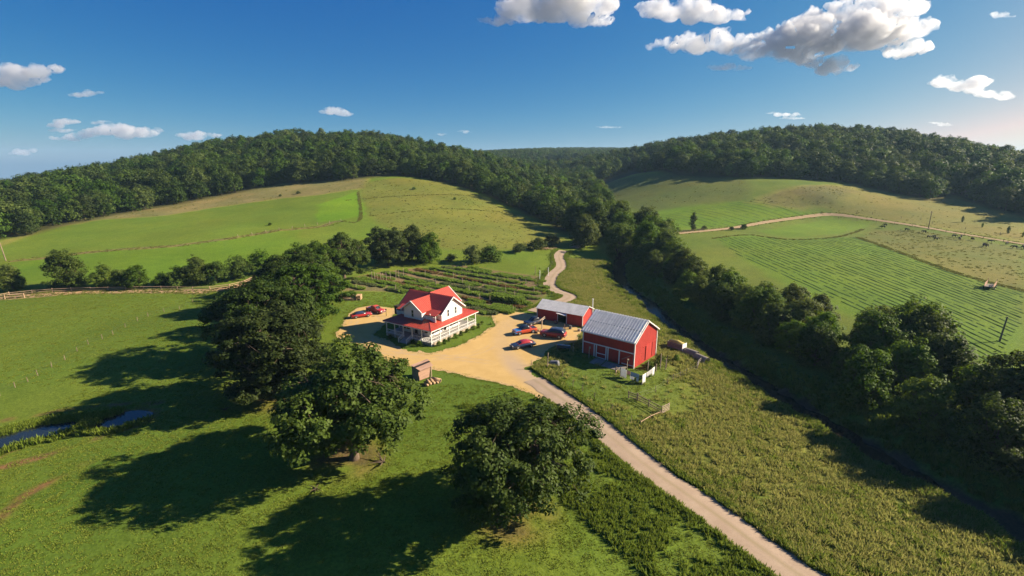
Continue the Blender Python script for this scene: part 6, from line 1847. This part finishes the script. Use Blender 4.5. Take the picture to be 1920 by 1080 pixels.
# cattle
weathered('cow_hide', (.022, .018, .016), .4, .75, 2.5, .2)
CJ = {'hip': (-.75, 0, 1.18, (.26, .30)), 'belly': (-.15, 0, 1.05, (.36, .36)), 'chest': (.55, 0, 1.10, (.33, .36)), 'neck': (1.0, 0, 1.18, .19), 'poll': (1.35, 0, .95, .14), 'muzzle': (1.55, 0, .52, .10), 'earl': (1.36, .22, 1.02, .04), 'earr': (1.36, -.22, 1.02, .04), 'tail0': (-1.08, 0, 1.25, .06), 'tail1': (-1.16, 0, .9, .03), 'tail2': (-1.15, 0, .5, .04)}
CL = [('belly', 'hip'), ('belly', 'chest'), ('chest', 'neck'), ('neck', 'poll'), ('poll', 'muzzle'), ('poll', 'earl'), ('poll', 'earr'), ('hip', 'tail0'), ('tail0', 'tail1'), ('tail1', 'tail2')]
for s, n in ((-1, 'l'), (1, 'r')):
    CJ.update({'fs' + n: (.55, .2 * s, .82, .14), 'fk' + n: (.58, .2 * s, .42, .075), 'ff' + n: (.57, .2 * s, .03, .07), 'hs' + n: (-.72, .2 * s, .88, .17), 'hk' + n: (-.60, .2 * s, .66, .12), 'hh' + n: (-.86, .2 * s, .40, .07), 'hf' + n: (-.80, .2 * s, .03, .07)})
    CL += [('chest', 'fs' + n), ('fs' + n, 'fk' + n), ('fk' + n, 'ff' + n), ('hip', 'hs' + n), ('hs' + n, 'hk' + n), ('hk' + n, 'hh' + n), ('hh' + n, 'hf' + n)]
CJ = {k: CJ[k] for k in ['belly'] + [q for q in CJ if q != 'belly']}
cow0 = skin_figure('cow', CJ, CL, 'cow_hide', 1)
COWS = [(204.3, 271.5, 'black cow closest to the bend of the dirt road'), (200, 267, 'black cow just inside the fence near the bend'), (203.5, 255, 'black cow left of the utility pole'), (206, 247, 'black cow just below the utility pole'),
        (197, 233, 'left of the two black cows close together in the upper pasture'), (199.5, 233, 'right of the two black cows close together in the upper pasture'), (195, 226.5, 'black cow below the close pair'), (208, 232, 'upper black cow near the road fence, one of two side by side'),
        (210, 230.5, 'outer black cow of the two side by side near the road fence'), (204, 224.5, 'black cow at the left of the main herd'), (208, 222.5, 'black cow near the middle top of the herd'), (209.5, 215.5, 'black cow in the middle of the herd'),
        (210.5, 209, 'black cow right of the middle of the herd'), (200.5, 208, 'lower black cow of the herd, standing'), (198, 205.5, 'lowest black cow of the main herd'), (206.5, 201.5, 'black cow low in the right half of the herd'),
        (209, 199.5, 'black cow next to the low right one'), (211.5, 203, 'rightmost black cow of the main herd'), (212.0, 187.5, 'black cow grazing alone at the far right')]
for i, (x, y, lab) in enumerate(COWS):
    o = cow0 if i == 0 else cow0.copy()
    if i:
        col.objects.link(o)
    o.location = (x, y, h(x, y) - .02); o.rotation_euler = (0, 0, gy_.uniform(0, 6.28)); s = gy_.uniform(.9, 1.1) * .92
    o.scale = (s, s, s)
    tag(o, lab, 'cow', 'black cattle on the right pasture')

# ------------------------------------------------------------------ clouds: bodies of mist in the sky, kilometres away
t = NT('cloud_mist')
pv = t.n('ShaderNodeVolumePrincipled')
pv.inputs['Color'].default_value = (.85, .86, .89, 1)
# torn, uneven density: thick in the body, thinning to wisps
nz = t.noise(.0060, 6.0, .66, t.obj())
t.l(t.ramp(nz, .38, .62, .0, .018), pv.inputs['Density'])
pv.inputs['Anisotropy'].default_value = .35
t.l(pv.outputs[0], t.out.inputs['Volume'])
MATS['cloud_mist'] = t.m
def noise3(p, scale, seed):
    """3-D value noise, three octaves, -1..1"""
    def one(q, s):
        i = np.floor(q).astype(np.int64); f = q - i; f = f * f * (3 - 2 * f)
        def hs(a, b, c):
            n = (a * 374761393 + b * 668265263 + c * 2147483647 + s * 974711) & 0x7fffffff
            n = ((n ^ (n >> 13)) * 1274126177) & 0x7fffffff
            return ((n ^ (n >> 16)) & 0xffff) / 32767.5 - 1
        o = 0
        for dx in (0, 1):
            for dy in (0, 1):
                for dz in (0, 1):
                    w = (f[:, 0] if dx else 1 - f[:, 0]) * (f[:, 1] if dy else 1 - f[:, 1]) * (f[:, 2] if dz else 1 - f[:, 2])
                    o = o + w * hs(i[:, 0] + dx, i[:, 1] + dy, i[:, 2] + dz)
        return o
    return .55 * one(p / scale, seed) + .3 * one(p / scale * 2.1 + 5, seed + 1) + .2 * one(p / scale * 4.3 + 9, seed + 2)
def cloud(label, cx, cy, cz, puffs, seed, voxel, rough, yaw=0.0):
    """puffs: (across, depth, up, radius) in metres round the cloud's centre"""
    b = []
    import bmesh
    bm = bmesh.new()
    for (x, y, z, r, sx) in puffs:
        m = Matrix.Translation((x, y, z)) @ Matrix.Diagonal((r * sx, r * .9, r * .62, 1))
        bmesh.ops.create_icosphere(bm, subdivisions=3, radius=1.0, matrix=m)
    me = bpy.data.meshes.new('cloud'); bm.to_mesh(me); bm.free()
    o = bpy.data.objects.new('cloud', me); col.objects.link(o)
    md = o.modifiers.new('merge', 'REMESH'); md.mode = 'VOXEL'; md.voxel_size = voxel
    ev = o.evaluated_get(bpy.context.evaluated_depsgraph_get())
    me2 = bpy.data.meshes.new_from_object(ev)
    o.modifiers.clear(); o.data = me2
    n = len(me2.vertices)
    v = np.empty(n * 3, np.float32); me2.vertices.foreach_get('co', v); v = v.reshape(-1, 3)
    nr = np.empty(n * 3, np.float32); me2.vertices.foreach_get('normal', nr); nr = nr.reshape(-1, 3)
    base = max(p[3] for p in puffs)
    d = noise3(v, base * .60, seed) * base * rough * 1.1 + np.abs(noise3(v, base * .26, seed + 9)) * base * rough * .8 + np.abs(noise3(v, base * .11, seed + 19)) * base * rough * .4
    d = d * np.where(nr[:, 2] < -.2, .35, 1.0)
    v = v + nr * d[:, None]
    me2.vertices.foreach_set('co', v.astype(np.float32).ravel()); me2.update()
    me2.materials.clear(); me2.materials.append(MATS['cloud_mist'])
    o.location = (cx, cy, cz); o.rotation_euler = (0, 0, yaw)
    return tag(o, label, 'cloud')
def cloud_bank(label, D, seed, rows, vox, rough=.36):
    """a cloud made of rows of puffs; each row gives its direction from the farm as picture-plane tangents, at D metres"""
    g = np.random.default_rng(seed)
    c0, P = None, []
    for (u, v, wpx, hpx, n, tilt) in rows:
        dx, dy = (u - 960) / 930.0, (540 - v) / 930.0
        d = Vector((dx, CF + dy * SF, -SF + dy * CF)); d *= D / d.y
        c = Vector((d.x, d.y, CAM_H + d.z))
        c0 = c0 or c
        k = D / (CF + dy * SF) / 930.0
        W, Hh = wpx * k, hpx * k
        for i in range(n):
            a = (i + .5) / n * 2 - 1 + g.uniform(-.8, .8) / n
            env = max(0.05, 1 - abs(a) ** 2.0)
            r = Hh * (.16 + .36 * env) * g.uniform(.55, 1.25)
            P.append((c.x - c0.x + a * W * .5 * .93, c.y - c0.y + g.uniform(-.5, .5) * Hh, c.z - c0.z + tilt * a * W * .5 + g.uniform(-.45, .4) * env * Hh * .5, r, max(1.0, W / n / r * 1.15)))
    return cloud(label, c0.x, c0.y, c0.z, P, seed, vox, rough)
for label, D, seed, rows, vox in (
    ('largest bank of cumulus at the upper right, bright on top and grey below', 5200, 3, [(1575, 66, 330, 80, 34, .04), (1640, 18, 200, 50, 16, 0), (1560, 40, 150, 40, 12, 0), (1320, 84, 220, 36, 20, .02), (1545, 122, 130, 30, 14, -.1), (1450, 98, 170, 36, 16, 0), (1690, 92, 90, 30, 8, 0)], 10),
    ('long thin cumulus above and left of the largest bank', 5600, 13, [(1300, 24, 200, 40, 18, -.03), (1225, 14, 60, 20, 5, 0), (1355, 34, 80, 24, 6, 0)], 14),
    ('small flat cloud just under the left end of the largest bank', 5200, 23, [(1364, 127, 84, 18, 9, -.02)], 10),
    ('cumulus cut by the top edge of the picture, right of centre', 5000, 5, [(1040, 12, 235, 66, 22, 0), (950, 34, 90, 26, 7, .1), (1100, 40, 90, 26, 7, 0)], 14),
    ('thick white cloud at the left edge, highest over the left hill', 5000, 7, [(20, 148, 110, 44, 10, .05), (80, 135, 66, 26, 6, .25)], 11),
    ('small white cloud below the thick one at the left edge', 5000, 8, [(162, 176, 58, 18, 8, .1)], 9),
    ('long bright cumulus with a flat base low over the left hill', 6500, 9, [(225, 246, 140, 30, 14, .02), (145, 256, 80, 18, 7, .1), (270, 249, 60, 16, 5, 0)], 12),
    ('pale smaller cloud just above the long flat-based one', 6800, 10, [(118, 232, 74, 16, 8, .1), (118, 244, 50, 10, 5, 0)], 11),
    ('thin short cloud above the right end of the flat-based one', 6800, 11, [(190, 229, 38, 9, 6, .1)], 9),
    ('small low cloud near the left edge above the wood', 6500, 12, [(44, 285, 44, 15, 7, .1)], 9),
    ('cloud half hidden behind the crest of the left wood', 7000, 14, [(368, 254, 84, 20, 10, .02)], 12),
    ('single small cloud over the middle of the left wood', 6000, 15, [(632, 212, 64, 18, 10, -.1)], 9),
    ('narrow cumulus sloping down to the right, low at the right edge', 5000, 16, [(1800, 160, 120, 34, 12, -.08), (1860, 177, 80, 20, 7, -.12)], 11),
    ('faint wisps over the middle of the right wood', 6500, 17, [(1470, 214, 70, 9, 9, -.06), (1485, 222, 50, 6, 6, 0)], 9),
    ('short thin streak above the right end of the right wood', 6500, 18, [(1766, 232, 52, 7, 7, -.1)], 8),
    ('tiny cloud alone in the upper right corner', 5000, 19, [(1880, 28, 44, 13, 7, -.15)], 8),
    ('tiny cloud over the far right slope of the left wood', 6500, 20, [(872, 247, 24, 8, 5, -.05)], 7),
    ('tiny low streak left of the gap between the hills', 6500, 22, [(829, 252, 24, 5, 5, 0)], 7),
    ('thin streak above the gap between the hills', 6500, 24, [(1145, 238, 52, 6, 8, 0)], 8),
):
    cloud_bank(label, D, seed, rows, vox)

# ------------------------------------------------------------------ haze: thin air between the hills (the clouds and the sky are outside it)
t = NT('haze_air')
pv = t.n('ShaderNodeVolumePrincipled')
pv.inputs['Color'].default_value = (.45, .70, 1.0, 1)
pv.inputs['Density'].default_value = .000085
pv.inputs['Anisotropy'].default_value = .15
t.l(pv.outputs[0], t.out.inputs['Volume'])
hz = MB().box(-5400, 5000, -3200, 5500, -340, 150).build('haze', t.m)
tag(hz, 'thin blue haze over the valley', 'haze', kind='stuff')
